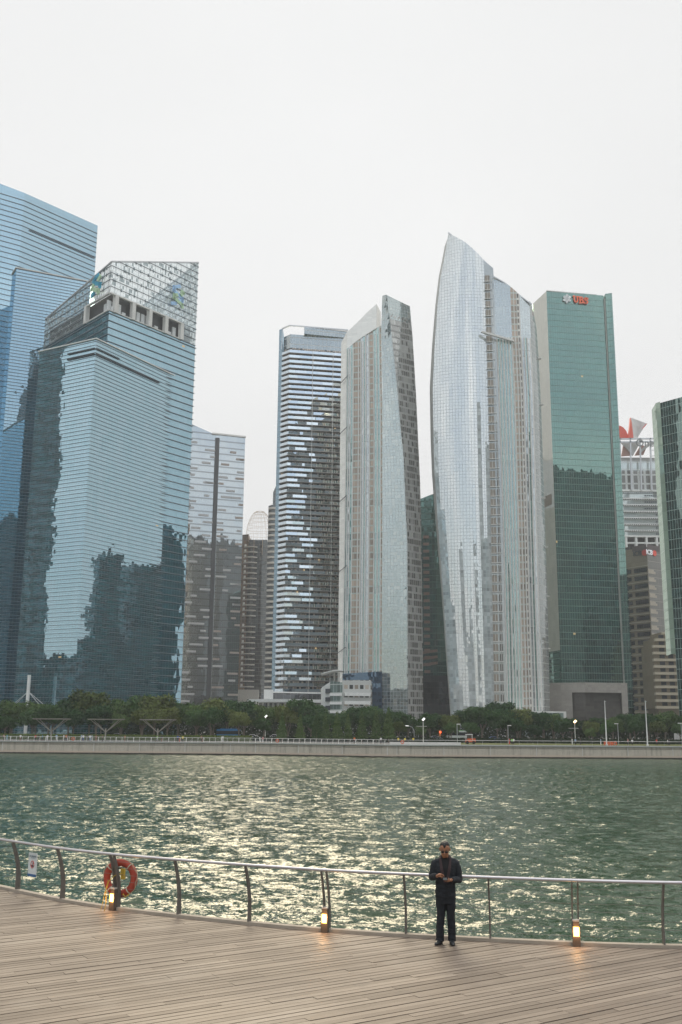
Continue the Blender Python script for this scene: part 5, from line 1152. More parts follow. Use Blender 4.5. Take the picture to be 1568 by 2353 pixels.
# ------------------------------------------------------------------ small people on the far bank
def remesh(mb, voxel, name, m_, parent, smooth=2, local=True, loc=None):
    me = bpy.data.meshes.new(name); o3 = Vector((0, 0, 0)); me.from_pydata([tuple(p) for p in mb.v], [], mb.f)
    tmp = bpy.data.objects.new('tmp', me); S.collection.objects.link(tmp)
    md = tmp.modifiers.new('r', 'REMESH'); md.mode = 'VOXEL'; md.voxel_size = voxel; md.use_smooth_shade = True
    if smooth: ms = tmp.modifiers.new('s', 'SMOOTH'); ms.iterations = smooth; ms.factor = .5
    dg = bpy.context.evaluated_depsgraph_get(); dg.update(); m2 = bpy.data.meshes.new_from_object(tmp.evaluated_get(dg)); bpy.data.objects.remove(tmp)
    m2.materials.clear(); m2.materials.append(m_); m2.name = name; o = link(bpy.data.objects.new(name, m2)); o.parent = parent; return o
def loft(mb, secs, n=20):
    """closed body of elliptical sections: (centre xyz, rx, ry)"""
    rings = [[Vector((c[0]+rx*math.cos(2*math.pi*j/n), c[1]+ry*math.sin(2*math.pi*j/n), c[2])) for j in range(n)] for c, rx, ry in secs]
    base = len(mb.v)
    for R_ in rings: mb.v += [tuple(p) for p in R_]
    up = secs[-1][0][2] > secs[0][0][2]
    for i in range(len(rings)-1):
        for j in range(n):
            a = base+i*n+j; b_ = base+i*n+(j+1) % n; f_ = (a, b_, b_+n, a+n); mb.f.append(f_ if up else f_[::-1]); mb.uv.append([(0, 0)]*4); mb.mi.append(0)
    f0 = tuple(base+j for j in range(n)); f1 = tuple(base+(len(rings)-1)*n+j for j in range(n))
    mb.f.append(f0[::-1] if up else f0); mb.f.append(f1 if up else f1[::-1]); mb.uv += [[(0, 0)]*n]*2; mb.mi += [0, 0]
def tubed(mb, pts, r, n=10): mb.tube(pts, r, n)
M_skin = plain('skin', (.30, .16, .10), .55, var=.08); M_cloth = plain('cloth', (1, 1, 1), .9, var=.06, objcol=True); M_hair = plain('hair', (.012, .011, .011), .6)
def small_person(step, bend=0):
    t = thing('person', 'x', 'person', (0, 0, 0)); b = MB()
    for s_ in (-1, 1):
        tubed(b, [(s_*.10, 0, .88), (s_*.10, s_*step*.5, .48), (s_*.10, s_*step, .06)], [.085, .062, .045], 8); tubed(b, [(s_*.10, s_*step+.04, .05), (s_*.10, s_*step-.13, .04)], [.045, .035], 6)
        tubed(b, [(s_*.18, 0, 1.40), (s_*.25, -s_*step*.4, 1.14), (s_*.22, -s_*step*.8-.06, .9)], [.05, .04, .03], 8); tubed(b, [(s_*.22, -s_*step*.8-.06, .9), (s_*.22, -s_*step*.8-.08, .82)], [.035, .02], 6)
    loft(b, [((0, 0, .84), .15, .10), ((0, 0, 1.0), .13, .09), ((0, 0, 1.25), .16, .10), ((0, 0, 1.42), .17, .09), ((0, 0, 1.47), .06, .06), ((0, 0, 1.52), .055, .055), ((0, -.01, 1.58), .07, .085), ((0, 0, 1.66), .08, .095), ((0, 0, 1.73), .06, .07), ((0, 0, 1.75), .02, .02)], 12)
    remesh(b, .028, 'body', M_skin, t, 1)
    b = MB(); loft(b, [((0, 0, .86), .175, .125), ((0, 0, 1.0), .155, .115), ((0, 0, 1.25), .185, .125), ((0, 0, 1.43), .19, .105), ((0, 0, 1.48), .08, .075)], 12)
    for s_ in (-1, 1): tubed(b, [(s_*.17, 0, 1.42), (s_*.25, -s_*step*.35, 1.18)], [.07, .06], 8)
    remesh(b, .03, 'shirt', M_cloth, t, 1)
    b = MB(); loft(b, [((0, 0, .78), .165, .115), ((0, 0, .95), .165, .118)], 12)
    for s_ in (-1, 1): tubed(b, [(s_*.10, 0, .9), (s_*.10, s_*step*.5, .48), (s_*.10, s_*step*.9, .14)], [.10, .078, .06], 8)
    remesh(b, .03, 'trousers', M_cloth, t, 1)
    b = MB(); loft(b, [((0, .02, 1.60), .082, .088), ((0, .015, 1.68), .09, .102), ((0, .01, 1.75), .06, .07), ((0, 0, 1.77), .02, .02)], 12); remesh(b, .025, 'hair', M_hair, t, 1); return t
pp = [small_person(.05), small_person(.26), small_person(-.18)]
WHT, RED, DK, TEAL, LBL, ORG, BRN, YEL, PNK, GRN, BLU = (.75, .75, .74), (.6, .06, .05), (.03, .03, .035), (.03, .28, .34), (.3, .42, .55), (.7, .22, .08), (.3, .16, .1), (.75, .6, .08), (.6, .3, .3), (.25, .65, .1), (.06, .1, .3)
ppl = [(9, PNK, DK, 'person in a pinkish top behind the far railing at the left edge'), (17, TEAL, LBL, 'person in a teal grey outfit walking near the left edge'), (47, WHT, BRN, 'person in a white top alone left of the leftmost shelter'), (81, RED, DK, 'person in a red shirt left of the leftmost shelter'), (89, DK, DK, 'person in dark clothes between the red and the teal shirt'), (98, TEAL, DK, 'person in a teal shirt beside the leftmost shelter'),
  (109, WHT, WHT, 'person in white with a cap at the leftmost shelter post'), (130, LBL, WHT, 'person in light blue just right of the leftmost shelter'), (147, WHT, DK, 'person in a white top striding left of the small lifebuoy'), (151.5, ORG, DK, 'person in an orange top left of the small lifebuoy'), (155.5, DK, WHT, 'person in grey closest to the small lifebuoy on its left'), (187, LBL, DK, 'person in a pale top, leftmost of the crowd before the middle shelter'), (191, WHT, BLU, 'person in a light patterned top in the crowd before the middle shelter'),
  (201, DK, DK, 'person in dark clothes in the crowd before the middle shelter'), (204.5, WHT, DK, 'person in a bright white shirt and dark trousers in the crowd'), (208, WHT, LBL, 'person in a bright white shirt and pale trousers in the crowd'), (211, LBL, WHT, 'person in pale blue, rightmost of the crowd before the middle shelter'), (221, BRN, BRN, 'person in brown left of the middle shelter'), (236, BRN, DK, 'person with an orange bag left of the middle shelter post'),
  (287, ORG, BRN, 'person in orange between the middle and the rightmost shelter'), (361, GRN, DK, 'person in green at the rightmost shelter post'), (372, DK, BRN, 'person right of the rightmost shelter post'), (408.5, BLU, DK, 'person in blue seated group left of the yellow shirt'), (413, DK, RED, 'person in dark clothes beside the yellow shirt'), (420.6, YEL, DK, 'person in a yellow shirt on the promenade left of the blue bus'),
  (463, BRN, DK, 'person in dark clothes, left one of two walking left of the blue bus'), (466.5, DK, BRN, 'person in dark clothes, right one of two walking left of the blue bus'), (510, WHT, WHT, 'person in white in front of the blue bus'), (512.6, WHT, WHT, 'second person in white close beside the first before the blue bus'), (597.6, WHT, WHT, 'person in white right of the white car'), (604.5, PNK, WHT, 'person with a straw hat right of the white car'), (815, ORG, DK, 'person in orange behind the curved posts, below the conical trees'),
  (875.6, WHT, DK, 'person in a grey shirt standing at the end of the long railing'), (915.5, YEL, DK, 'worker in yellow bending left of the corner lifebuoy'), (930.7, YEL, DK, 'worker in yellow beside the corner lifebuoy'), (950, YEL, DK, 'worker in yellow bending right of the corner lifebuoy'), (1171, RED, RED, 'person in red on the grass below the sail tower'), (1176.4, GRN, DK, 'person in a bright green vest on the grass below the sail tower'), (1181, WHT, DK, 'person in white beside the bright green vest'),
  (1314.5, WHT, WHT, 'person in white seated left of the orange lit lamp'), (1322.6, LBL, DK, 'person in pale blue under the orange lit lamp'), (1333.7, DK, DK, 'person in dark clothes right of the orange lit lamp'), (1381, LBL, WHT, 'person in light blue left of the left flagpole'), (1443, PNK, DK, 'person in pink between the flagpoles'), (1453, WHT, DK, 'person in grey between the flagpoles'), (1508.6, RED, DK, 'person in dark red right of the right flagpole'), (1534, WHT, DK, 'person in white right of the right flagpole'), (1537.5, DK, DK, 'person in black beside the white shirt right of the right flagpole')]
rp = random.Random(9)
for i, (px, c1, c2, lb) in enumerate(ppl):
    o = pp[i] if i < 3 else copy_tree(pp[rp.choice((0, 1, 2))]); Y = 261.3 if px < 540 else (257.5 if px < 880 else (262 if px > 1300 else 258))
    o.location = (X(px, Y, 1700), Y+rp.uniform(-.3, .3), GZ+.01); o.rotation_euler = (0, 0, rp.choice((1.4, -1.4, 1.7, -1.2, .3, 2.9, 0))); s_ = rp.uniform(.94, 1.03); o.scale = (s_, s_, s_)
    o['label'] = lb; o['group'] = 'people on the far promenade'
    for ch in [q for q in bpy.data.objects if q.parent == o]:
        if ch.name.startswith('shirt'): ch.color = (*c1, 1)
        if ch.name.startswith('trousers'): ch.color = (*c2, 1)
# ------------------------------------------------------------------ near deck
DZ = 3.9
epx = [(0, 2044), (30, 2053), (138, 2072), (263, 2092), (409, 2107), (571, 2125), (750, 2142), (933, 2153), (1127, 2163), (1326, 2173), (1530, 2180)]
edge = [Vector((-17.5, 34.5, 0)), Vector((-12, 28.6, 0)), Vector((-9.1, 25.9, 0)), Vector((-7.4, 24.35, 0))]+[lev(px, py, DZ) for px, py in epx[2:]]
edge = [Vector((p.x, p.y, 0)) for p in edge]+[Vector((7.4, 18.9, 0)), Vector((10.5, 19.1, 0)), Vector((16, 20.2, 0))]
# light smoothing of the traced edge
for _ in range(1): edge = [edge[0]]+[edge[i]*.6+(edge[i-1]+edge[i+1])*.2 for i in range(1, len(edge)-1)]+[edge[-1]]
def edge_hit(o, d):
    best = None
    for a, c in zip(edge[:-1], edge[1:]):
        e = c-a; den = d.x*e.y-d.y*e.x
        if abs(den) < 1e-9: continue
        w = a-o; t = (w.x*e.y-w.y*e.x)/den; u = (w.x*d.y-w.y*d.x)/den
        if -1e-6 <= u <= 1.000001 and (best is None or t < best): best = t
    return best
def deckmat():
    m, nt, out = mat('weathered_boards'); ge = nt.new('ShaderNodeNewGeometry'); pos = ge.outputs['Position']; r = ge.outputs['Random Per Island']
    mp = nt.new('ShaderNodeMapping'); mp.inputs['Rotation'].default_value = (0, 0, -math.radians(90-AZ)); nt.put(mp.inputs['Vector'], pos); pv = mp.outputs[0]
    px_, py_, _ = nt.sep(pv); grain = nt.noise(nt.comb(nt.m('MULTIPLY', px_, 1.2), nt.m('MULTIPLY', py_, 26.0), r), 1, 5, .65); stn = nt.noise(pos, .22, 4, .6); st2 = nt.noise(nt.comb(nt.m('MULTIPLY', px_, .55), nt.m('MULTIPLY', py_, 1.4), 2), 1, 3, .6)
    f = nt.m('ADD', nt.m('MULTIPLY', r, .5), nt.m('ADD', nt.m('MULTIPLY', grain, .30), nt.m('MULTIPLY', st2, .38)))
    c = nt.ramp(f, [(.2, (.108, .080, .060)), (.55, (.178, .138, .106)), (.95, (.275, .222, .176))]); c = nt.mix(nt.m('MULTIPLY', nt.ramp(stn, [(.45, 0.), (.7, 1.)]), .5), c, (.13, .105, .085))
    sp = nt.noise(pos, 1.6, 5, .7); c = nt.mix(nt.m('MULTIPLY', nt.ramp(sp, [(.60, 0.), (.68, 1.)]), .35), c, (.11, .09, .075)); c = nt.mix(nt.m('MULTIPLY', nt.ramp(nt.noise(pos, .5, 4, .6), [(.55, 0.), (.75, 1.)]), .3), c, (.36, .31, .26))
    p = nt.new('ShaderNodeBsdfPrincipled'); nt.put(p.inputs['Base Color'], c); nt.put(p.inputs['Roughness'], nt.m('MULTIPLY_ADD', stn, .3, .42)); p.inputs['Specular IOR Level'].default_value = .4
    nt.put(p.inputs['Normal'], bump(nt, grain, .35, .004)); nt.l.new(p.outputs[0], out); return m
AZ = 57.0
M_board = deckmat()
d_ = Vector((math.sin(math.radians(AZ)), math.cos(math.radians(AZ)), 0)); e_ = Vector((-d_.y, d_.x, 0))
dk = MB(); rd = random.Random(17); wB = .142; org = Vector((0, 10, 0))
for k in range(-150, 190):
    o0 = org+e_*(k*wB); o1 = o0+e_*(wB-.018)
    t0h, t1h = None, None
    far0 = edge_hit(o0-d_*40, d_); far1 = edge_hit(o1-d_*40, d_)
    lim0 = (far0-40) if far0 is not None else 14.0; lim1 = (far1-40) if far1 is not None else 14.0
    if far0 is None or far1 is None:
        if o0.y > 20: continue
        lim0 = lim1 = 14.0
    t = -22.0+((k//1) % 2)*1.3+(0.0 if k % 4 < 2 else .65)
    if rd.random() < .12: t += 1.3
    dz = 0
    while t < max(lim0, lim1):
        L_ = 2.6 if rd.random() < .8 else 3.9; ta, tb_ = t+.0025, t+L_-.0025; t += L_
        a0, b0, a1, b1 = ta, min(tb_, lim0), ta, min(tb_, lim1)
        if b0 <= a0+.02 and b1 <= a1+.02: continue
        b0 = max(b0, a0+.01); b1 = max(b1, a1+.01)
        P = [o0+d_*a0, o0+d_*b0, o1+d_*b1, o1+d_*a1]
        if max(p.y for p in P) < 6.5: continue
        if min(abs(p.x)/(abs(p.y)+.1) for p in P) > .8 and P[0].y < 20: continue
        z = DZ+rd.uniform(-.0035, .0035); i = len(dk.v)
        dk.v += [(p.x, p.y, z) for p in P]+[(p.x, p.y, z-.03) for p in P]
        for f_ in ((0, 1, 2, 3), (0, 4, 5, 1), (1, 5, 6, 2), (2, 6, 7, 3), (3, 7, 4, 0)): dk.f.append(tuple(i+q for q in f_)); dk.uv.append([(0, 0)]*4); dk.mi.append(0)
tag(dk.build('deck', M_board), kind='structure')
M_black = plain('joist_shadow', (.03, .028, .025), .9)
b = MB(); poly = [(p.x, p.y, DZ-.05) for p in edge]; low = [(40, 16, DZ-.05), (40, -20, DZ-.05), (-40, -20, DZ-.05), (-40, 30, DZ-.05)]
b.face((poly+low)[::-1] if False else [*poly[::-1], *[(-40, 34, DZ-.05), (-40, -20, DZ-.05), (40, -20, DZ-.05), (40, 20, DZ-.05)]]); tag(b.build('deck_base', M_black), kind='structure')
b = MB(); b.face([(-60, -60, DZ-.01), (60, -60, DZ-.01), (60, 6.4, DZ-.01), (-60, 6.4, DZ-.01)]); tag(b.build('quay', plain('quay_boards', (.34, .29, .24), .7)), kind='structure')
def en(i):
    a = edge[max(i-1, 0)]; c = edge[min(i+1, len(edge)-1)]; v = (c-a).normalized(); return Vector((-v.y, v.x, 0)), v
ek = thing('kerb', 'low timber kerb running along the near deck edge under the railing', 'kerb', (edge[6].x, edge[6].y, DZ))
fine = []
for i in range(len(edge)-1):
    for k in range(6): fine.append(edge[i].lerp(edge[i+1], k/6))
fine.append(edge[-1])
for _ in range(5): fine = [fine[0]]+[fine[i]*.5+(fine[i-1]+fine[i+1])*.25 for i in range(1, len(fine)-1)]+[fine[-1]]
def fn(i): v = (fine[min(i+1, len(fine)-1)]-fine[max(i-1, 0)]).normalized(); return Vector((-v.y, v.x, 0))
def strip(o0, o1, z0, z1, mb):
    for i in range(len(fine)-1):
        A = [fine[i]+fn(i)*o0, fine[i]+fn(i)*o1]; B = [fine[i+1]+fn(i+1)*o0, fine[i+1]+fn(i+1)*o1]; q = lambda p, z: (p.x, p.y, z)
        mb.face([q(A[0], z1), q(B[0], z1), q(B[1], z1), q(A[1], z1)]); mb.face([q(A[0], z0), q(B[0], z0), q(B[0], z1), q(A[0], z1)]); mb.face([q(A[1], z0), q(A[1], z1), q(B[1], z1), q(B[1], z0)])
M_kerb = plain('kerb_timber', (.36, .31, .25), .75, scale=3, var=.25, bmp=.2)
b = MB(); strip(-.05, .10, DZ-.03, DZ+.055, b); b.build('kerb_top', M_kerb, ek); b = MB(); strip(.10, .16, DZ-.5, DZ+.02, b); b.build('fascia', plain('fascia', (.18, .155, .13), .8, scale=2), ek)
qw = MB(); strip(.0, .1, -1, DZ-.5, qw); tag(qw.build('quay_wall', M_conc), 'quay wall under the near deck edge', 'wall')
# --- near railing
M_post = plain('weathered_steel_post', (.16, .145, .13), .6, .4, scale=9, var=.35, bmp=.15); M_tubet = plain('brushed_rail', (.55, .53, .55), .32, .75, scale=14, var=.12); M_wire = plain('wire_rope', (.22, .2, .18), .5, .6)
rl = thing('railing', 'near railing with round steel top rail, curved flat posts and thin wires', 'railing', (edge[8].x, edge[8].y, DZ))
def prof_off(z): return .03-.22*max(0, (z-.35)/.8)**1.7          # leans back over the deck towards the top
def nearest(p):
    i = min(range(len(fine)), key=lambda k: (fine[k]-p).length); return i
def blade(p, n, tdir, mb, w0=.135, w1=.075, th=.028):
    rows = []
    for k in range(13):
        z = 1.12*k/12; o = prof_off(z); w = w0+(w1-w0)*(k/12)**.8; c = p+n*o
        rows.append([c+n*(w/2)*sn+tdir*(th/2)*st+Vector((0, 0, DZ+z-.02)) for sn, st in ((-1, -1), (1, -1), (1, 1), (-1, 1))])
    for a, c in zip(rows[:-1], rows[1:]):
        for i in range(4): j = (i+1) % 4; mb.face([a[i], a[j], c[j], c[i]])
    mb.face(rows[0][::-1]); mb.face(rows[-1])
postpx = [(30, 2053, 0), (138, 2072, 0), (263, 2092, 2), (409, 2107, 0), (571, 2125, 0), (750, 2142, 1), (933, 2153, 0), (1127, 2163, 0), (1326, 2173, 1), (1530, 2180, 0)]
ppos = []
for px, py, kd in postpx:
    p = lev(px, py, DZ); i = nearest(Vector((p.x, p.y, 0))); q = fine[i]; v = (fine[min(i+1, len(fine)-1)]-fine[i-1]).normalized()
    # exact x on the smoothed edge line
    q = q+v*((p.x-q.x)/v.x); ppos.append((q, Vector((-v.y, v.x, 0)), v, kd))
extra = [(Vector((-9.1, 25.7, 0)), 0), (Vector((7.35, 18.95, 0)), 0), (Vector((8.9, 19.0, 0)), 0)]
for p, kd in extra: i = nearest(p); v = (fine[min(i+1, len(fine)-1)]-fine[i-1]).normalized(); ppos.append((fine[i], Vector((-v.y, v.x, 0)), v, 0))
M_shade = plain('lamp_amber', (1, .6, .2), .5, emit=5.5, emitcol=(1, .42, .09)); M_core = plain('lamp_core', (1, .9, .6), .5, emit=7, emitcol=(1, .72, .34))
for p, n, v, kd in ppos:
    if kd == 0: b = MB(); blade(p, n, v, b); b.build('post', M_post, rl)
    else:
        for s_ in (-1, 1): b = MB(); blade(p+v*s_*.052, n, v, b, .125, .07, .022); b.build('post', M_post, rl)
b = MB(); pts = [fine[i]+fn(i)*prof_off(1.12)+Vector((0, 0, DZ+1.13)) for i in range(0, len(fine), 2)]; b.tube(pts, .029, 12); b.build('top_rail', M_tubet, rl, smooth=True)
for z in (.15, .29, .43, .57, .71, .85, .98):
    b = MB(); b.tube([fine[i]+fn(i)*(prof_off(z)+.0)+Vector((0, 0, DZ+z)) for i in range(0, len(fine), 2)], .0035, 5); b.build('wire', M_wire, rl)
lamps_lb = {263: 'glowing amber lamp box at the foot of the railing post behind the lifebuoy', 750: 'glowing amber lamp box on the double railing post left of the standing man', 1326: 'glowing amber lamp box on the double railing post right of the standing man'}
M_lampbox = plain('lamp_box_bronze', (.13, .105, .085), .5, .5); M_cap = plain('lamp_cap', (.6, .58, .56), .35, .6)
for (p, n, v, kd), (px, py, _) in zip(ppos, postpx):
    if kd == 0: continue
    c = p-n*.075; rz = math.atan2(v.y, v.x); t = thing('lamp', lamps_lb[px], 'lamp', (c.x, c.y, DZ), group='amber lamps on the near railing')
    b = MB(); b.box((c.x, c.y, DZ+.085), (.067, .055, .085), rz); b.box((c.x, c.y, DZ+.375), (.052, .04, .045), rz)
    for s_ in (-1, 1): q = c+v*s_*.058; b.box((q.x, q.y, DZ+.25), (.007, .055, .08), rz)
    q = c+n*.045; b.box((q.x, q.y, DZ+.25), (.051, .008, .08), rz); b.build('housing', M_lampbox, t)
    b = MB(); b.box((c.x, c.y, DZ+.436), (.056, .045, .014), rz); b.build('cap', M_cap, t)
    b = MB(); q = c-n*.018; b.box((q.x, q.y, DZ+.25), (.05, .034, .079), rz); sh_ = b.build('lamp_panel', M_shade, t)
    b = MB(); q = c-n*.054; b.box((q.x, q.y, DZ+.25), (.024, .003, .062), rz); b.build('lamp_core', M_core, t)
    ld = bpy.data.lights.new('lamp_light', 'POINT'); ld.energy = 3; ld.color = (1, .52, .2); ld.shadow_soft_size = .04; lo = link(bpy.data.objects.new('lamp_light', ld)); q = c-n*.12; lo.location = (q.x-t.location.x, q.y-t.location.y, .25); lo.parent = t
# --- lifebuoy
p, n, v, _ = ppos[2]
c = p+n*.17+Vector((-.04, 0, DZ+.61)); rz = math.radians(-14)
lb_ = thing('lifebuoy', 'large orange lifebuoy with yellow rope hanging on the near railing', 'lifebuoy', c, rz)
b = MB(); b.tube([(.315*math.cos(a), 0, .315*math.sin(a)) for a in np.linspace(0, 2*math.pi, 40, False)], .078, 14, closed=True, flat=.8); b.build('ring', plain('faded_orange', (.36, .055, .032), .65, var=.35, scale=9), lb_, smooth=True, local=True)
for a in (math.radians(50), math.radians(140), math.radians(225), math.radians(310)):
    b = MB(); ca = [(.315+.082*math.cos(q), .082*math.sin(q)) for q in np.linspace(0, 2*math.pi, 12, False)]
    for da in (0,): 
        b.tube([(r_*math.cos(a), y_, r_*math.sin(a)) for r_, y_ in ca], .012, 6, closed=True)
    b.build('band', plain('band_cream', (.5, .45, .35), .8), lb_, local=True)
b = MB(); b.tube([(.40*math.cos(a)+.012*math.sin(9*a), .02*math.sin(7*a)-.05, .40*math.sin(a)) for a in np.linspace(0, 2*math.pi, 48, False)], .007, 6, closed=True); b.build('grab_line', plain('grab_rope', (.45, .4, .28), .9), lb_, local=True)
M_yr = plain('yellow_rope', (.55, .38, .05), .9, var=.3, scale=20)
b = MB(); rr = random.Random(4)
for k in range(12): b.tube([(.10+.045*math.cos(q+k)+rr.uniform(-.012, .012), -.10+rr.uniform(-.015, .015), .10+.10*math.sin(q+k*.3)+rr.uniform(-.012, .012)) for q in np.linspace(0, 6.0, 12)], .006, 5)
b.tube([(.08, -.12, .12), (-.02, -.26, .08), (-.09, -.36, -.02), (-.13, -.40, -.2), (-.13, -.36, -.45), (-.16, -.36, -.64)], .007, 6); b.tube([(-.10, -.38, .0), (-.18, -.36, -.3), (-.24, -.36, -.63)], .006, 6)
b.tube([(.12, -.1, -.30), (.18, -.1, -.36), (.26, -.08, -.30)], .012, 6); b.build('rope', M_yr, lb_, local=True)
b = MB(); b.bar((-.10, -.10, -.55), (-.10, -.10, .40), .035, .05); b.bar((-.1, -.1, .2), (.0, .06, .2), .03); b.build('bracket', plain('bracket_dark', (.03, .035, .035), .6), lb_, local=True)
# --- sign on the railing
pc = atY(74.3, 1985, 23.75); i = nearest(Vector((pc.x, pc.y, 0))); v = (fine[i+1]-fine[i-1]).normalized(); nn = Vector((-v.y, v.x, 0)); q = fine[i]+v*((pc.x-fine[i].x)/v.x)+nn*(prof_off(.7)-.03)
sgn = thing('sign', 'white no fishing sign with a blue foot strip, on the near railing', 'sign', (q.x, q.y, DZ+.66), math.atan2(v.y, v.x))
M_sw_ = plain('sign_white', (.62, .66, .66), .45, var=.06, scale=8); M_sb = plain('sign_blue', (.03, .11, .26), .45); M_sr = plain('sign_red', (.5, .05, .05), .5); M_sk = plain('sign_black', (.03, .04, .06), .6); M_st_ = plain('sign_text_blue', (.08, .2, .28), .6)
def rrect(b, w, h, r, y0, th):
    P = []
    for cx, cz, a0 in ((w-r, h-r, 0), (-w+r, h-r, 90), (-w+r, -h+r, 180), (w-r, -h+r, 270)):
        for k in range(5): a = math.radians(a0+k*22.5); P.append(Vector((cx+r*math.cos(a), y0, cz+r*math.sin(a))))
    b.face(P[::-1] if False else P); b.face([p+Vector((0, th, 0)) for p in P][::-1])
    for i in range(len(P)): j = (i+1) % len(P); b.face([P[i], P[i]+Vector((0, th, 0)), P[j]+Vector((0, th, 0)), P[j]])
b = MB(); rrect(b, .175, .26, .03, 0, .006); b.build('panel', M_sw_, sgn, local=True)
b = MB(); b.box((0, -.002, -.228), (.172, .002, .03)); b.build('foot_strip', M_sb, sgn, local=True)
b = MB(); b.tube([(.062*math.cos(a), -.004, .01+.075*math.sin(a)) for a in np.linspace(0, 6.283, 28, False)], .008, 6, closed=True); b.bar((-.045, -.006, -.042), (.047, -.006, .065), .012, .004, up=(0, 1, 0)); b.build('prohibition_ring', M_sr, sgn, local=True)
b = MB(); P = [(.0+.034*math.cos(a), -.0035, -.02+.026*math.sin(a)) for a in np.linspace(0, 6.283, 16, False)]; b.face(P); b.face([(-.03, -.0035, -.02), (-.066, -.0035, .015), (-.056, -.0035, -.02), (-.068, -.0035, -.05)][::-1]); b.bar((.0, -.0035, 0), (0, -.0035, .05), .005, .002, up=(0, 1, 0)); b.build('fish_pictogram', M_sk, sgn, local=True)
def localtext(txt, size, x, z, m_, name, parent):
    cu = bpy.data.curves.new(name, 'FONT'); cu.body = txt; cu.size = size; cu.align_x = 'CENTER'; cu.align_y = 'CENTER'; cu.offset = size*.02
    tmp = bpy.data.objects.new('tmp', cu); S.collection.objects.link(tmp); dg = bpy.context.evaluated_depsgraph_get(); me = bpy.data.meshes.new_from_object(tmp.evaluated_get(dg)); bpy.data.objects.remove(tmp)
    me.transform(Matrix.Translation((x, -.0045, z)) @ Matrix.Rotation(math.pi/2, 4, 'X')); me.materials.clear(); me.materials.append(m_); o = link(bpy.data.objects.new(name, me)); o.parent = parent
localtext('NO FISHING', .048, 0, .185, M_st_, 'lettering', sgn); localtext('DILARANG', .03, 0, .15, M_st_, 'lettering', sgn)
# ------------------------------------------------------------------ the man
mx = lev(1026, 2170, DZ); man = thing('person', 'man in a dark suit and glasses looking down at his phone, standing by the railing', 'person', (mx.x, mx.y, DZ+.005), math.radians(-4))
M_sk2 = plain('brown_skin', (.33, .155, .085), .5, var=.1, scale=20); M_suit = plain('dark_suit', (.013, .016, .021), .85, var=.25, scale=18, bmp=.15); M_suit2 = plain('dark_trousers', (.011, .0135, .018), .85, var=.25, scale=18, bmp=.15)
M_shirt = plain('black_shirt', (.008, .008, .010), .8); M_lapel = plain('maroon_lapel', (.045, .026, .028), .7); M_shoe = plain('black_shoe', (.018, .020, .022), .4)
b = MB()
HX, HY = -.008, -.085                                             # head centre, bowed forward
loft(b, [((.0, .0, .9), .15, .10), ((0, 0, 1.1), .15, .10), ((0, .01, 1.35), .16, .08), ((0, .01, 1.42), .12, .06), ((0, .0, 1.49), .075, .07), ((0, -.02, 1.53), .06, .062), ((HX, -.05, 1.57), .06, .065), ((HX, -.07, 1.62), .065, .08), ((HX, -.07, 1.66), .05, .06)], 20)
# skull and face (tilted 30 degrees down)
hm = MB(); loft(hm, [((0, -.055, -.115), .022, .018), ((0, -.052, -.105), .036, .034), ((0, -.035, -.08), .055, .058), ((0, -.02, -.045), .066, .078), ((0, -.008, 0), .073, .092), ((0, 0, .04), .077, .098), ((0, .003, .075), .072, .092), ((0, .004, .10), .055, .072), ((0, .004, .118), .025, .035)], 24)
hm.tube([(0, -.092, .012), (0, -.112, -.018), (0, -.118, -.032)], [.009, .013, .015], 8); hm.tube([(-.014, -.104, -.036), (.014, -.104, -.036)], [.008, .008], 8)
hm.tube([(-.024, -.088, -.068), (0, -.098, -.066), (.024, -.088, -.068)], [.004, .008, .004], 6); hm.tube([(-.02, -.086, -.077), (0, -.095, -.078), (.02, -.086, -.077)], [.004, .008, .004], 6)
hm.tube([(-.05, -.078, .022), (-.03, -.094, .028), (-.01, -.096, .024)], .008, 6); hm.tube([(.05, -.078, .022), (.03, -.094, .028), (.01, -.096, .024)], .008, 6)
for s_ in (-1, 1): hm.tube([(s_*.078, .0, .022), (s_*.088, .006, .012), (s_*.086, .004, -.012), (s_*.077, -.002, -.03)], [.010, .013, .011, .007], 6)
HR = Matrix.Rotation(math.radians(-4), 3, 'Z') @ Matrix.Rotation(math.radians(20), 3, 'X'); HC = Vector((HX, HY, 1.632))
def hp(q): return HC+HR @ (Vector(q)*1.09)
off_ = len(b.v); b.v += [tuple(hp(q)) for q in hm.v]; b.f += [tuple(i+off_ for i in f_) for f_ in hm.f]
# arms (his right arm is on the left of the picture)
WR, WL = Vector((-.150, -.27, 1.195)), Vector((.085, -.29, 1.135))
for sh_, el, wr in ((Vector((-.19, .0, 1.41)), Vector((-.248, .0, 1.135)), WR), (Vector((.20, .0, 1.41)), Vector((.255, .01, 1.10)), WL)):
    b.tube([sh_, sh_.lerp(el, .5), el], [.045, .045, .038], 10); b.tube([el, el.lerp(wr, .5), wr], [.042, .036, .027], 10)
def finger(pts, r0=.0088): b.tube([Vector(p) for p in pts], [r0, r0*.95, r0*.88, r0*.7][:len(pts)], 8)
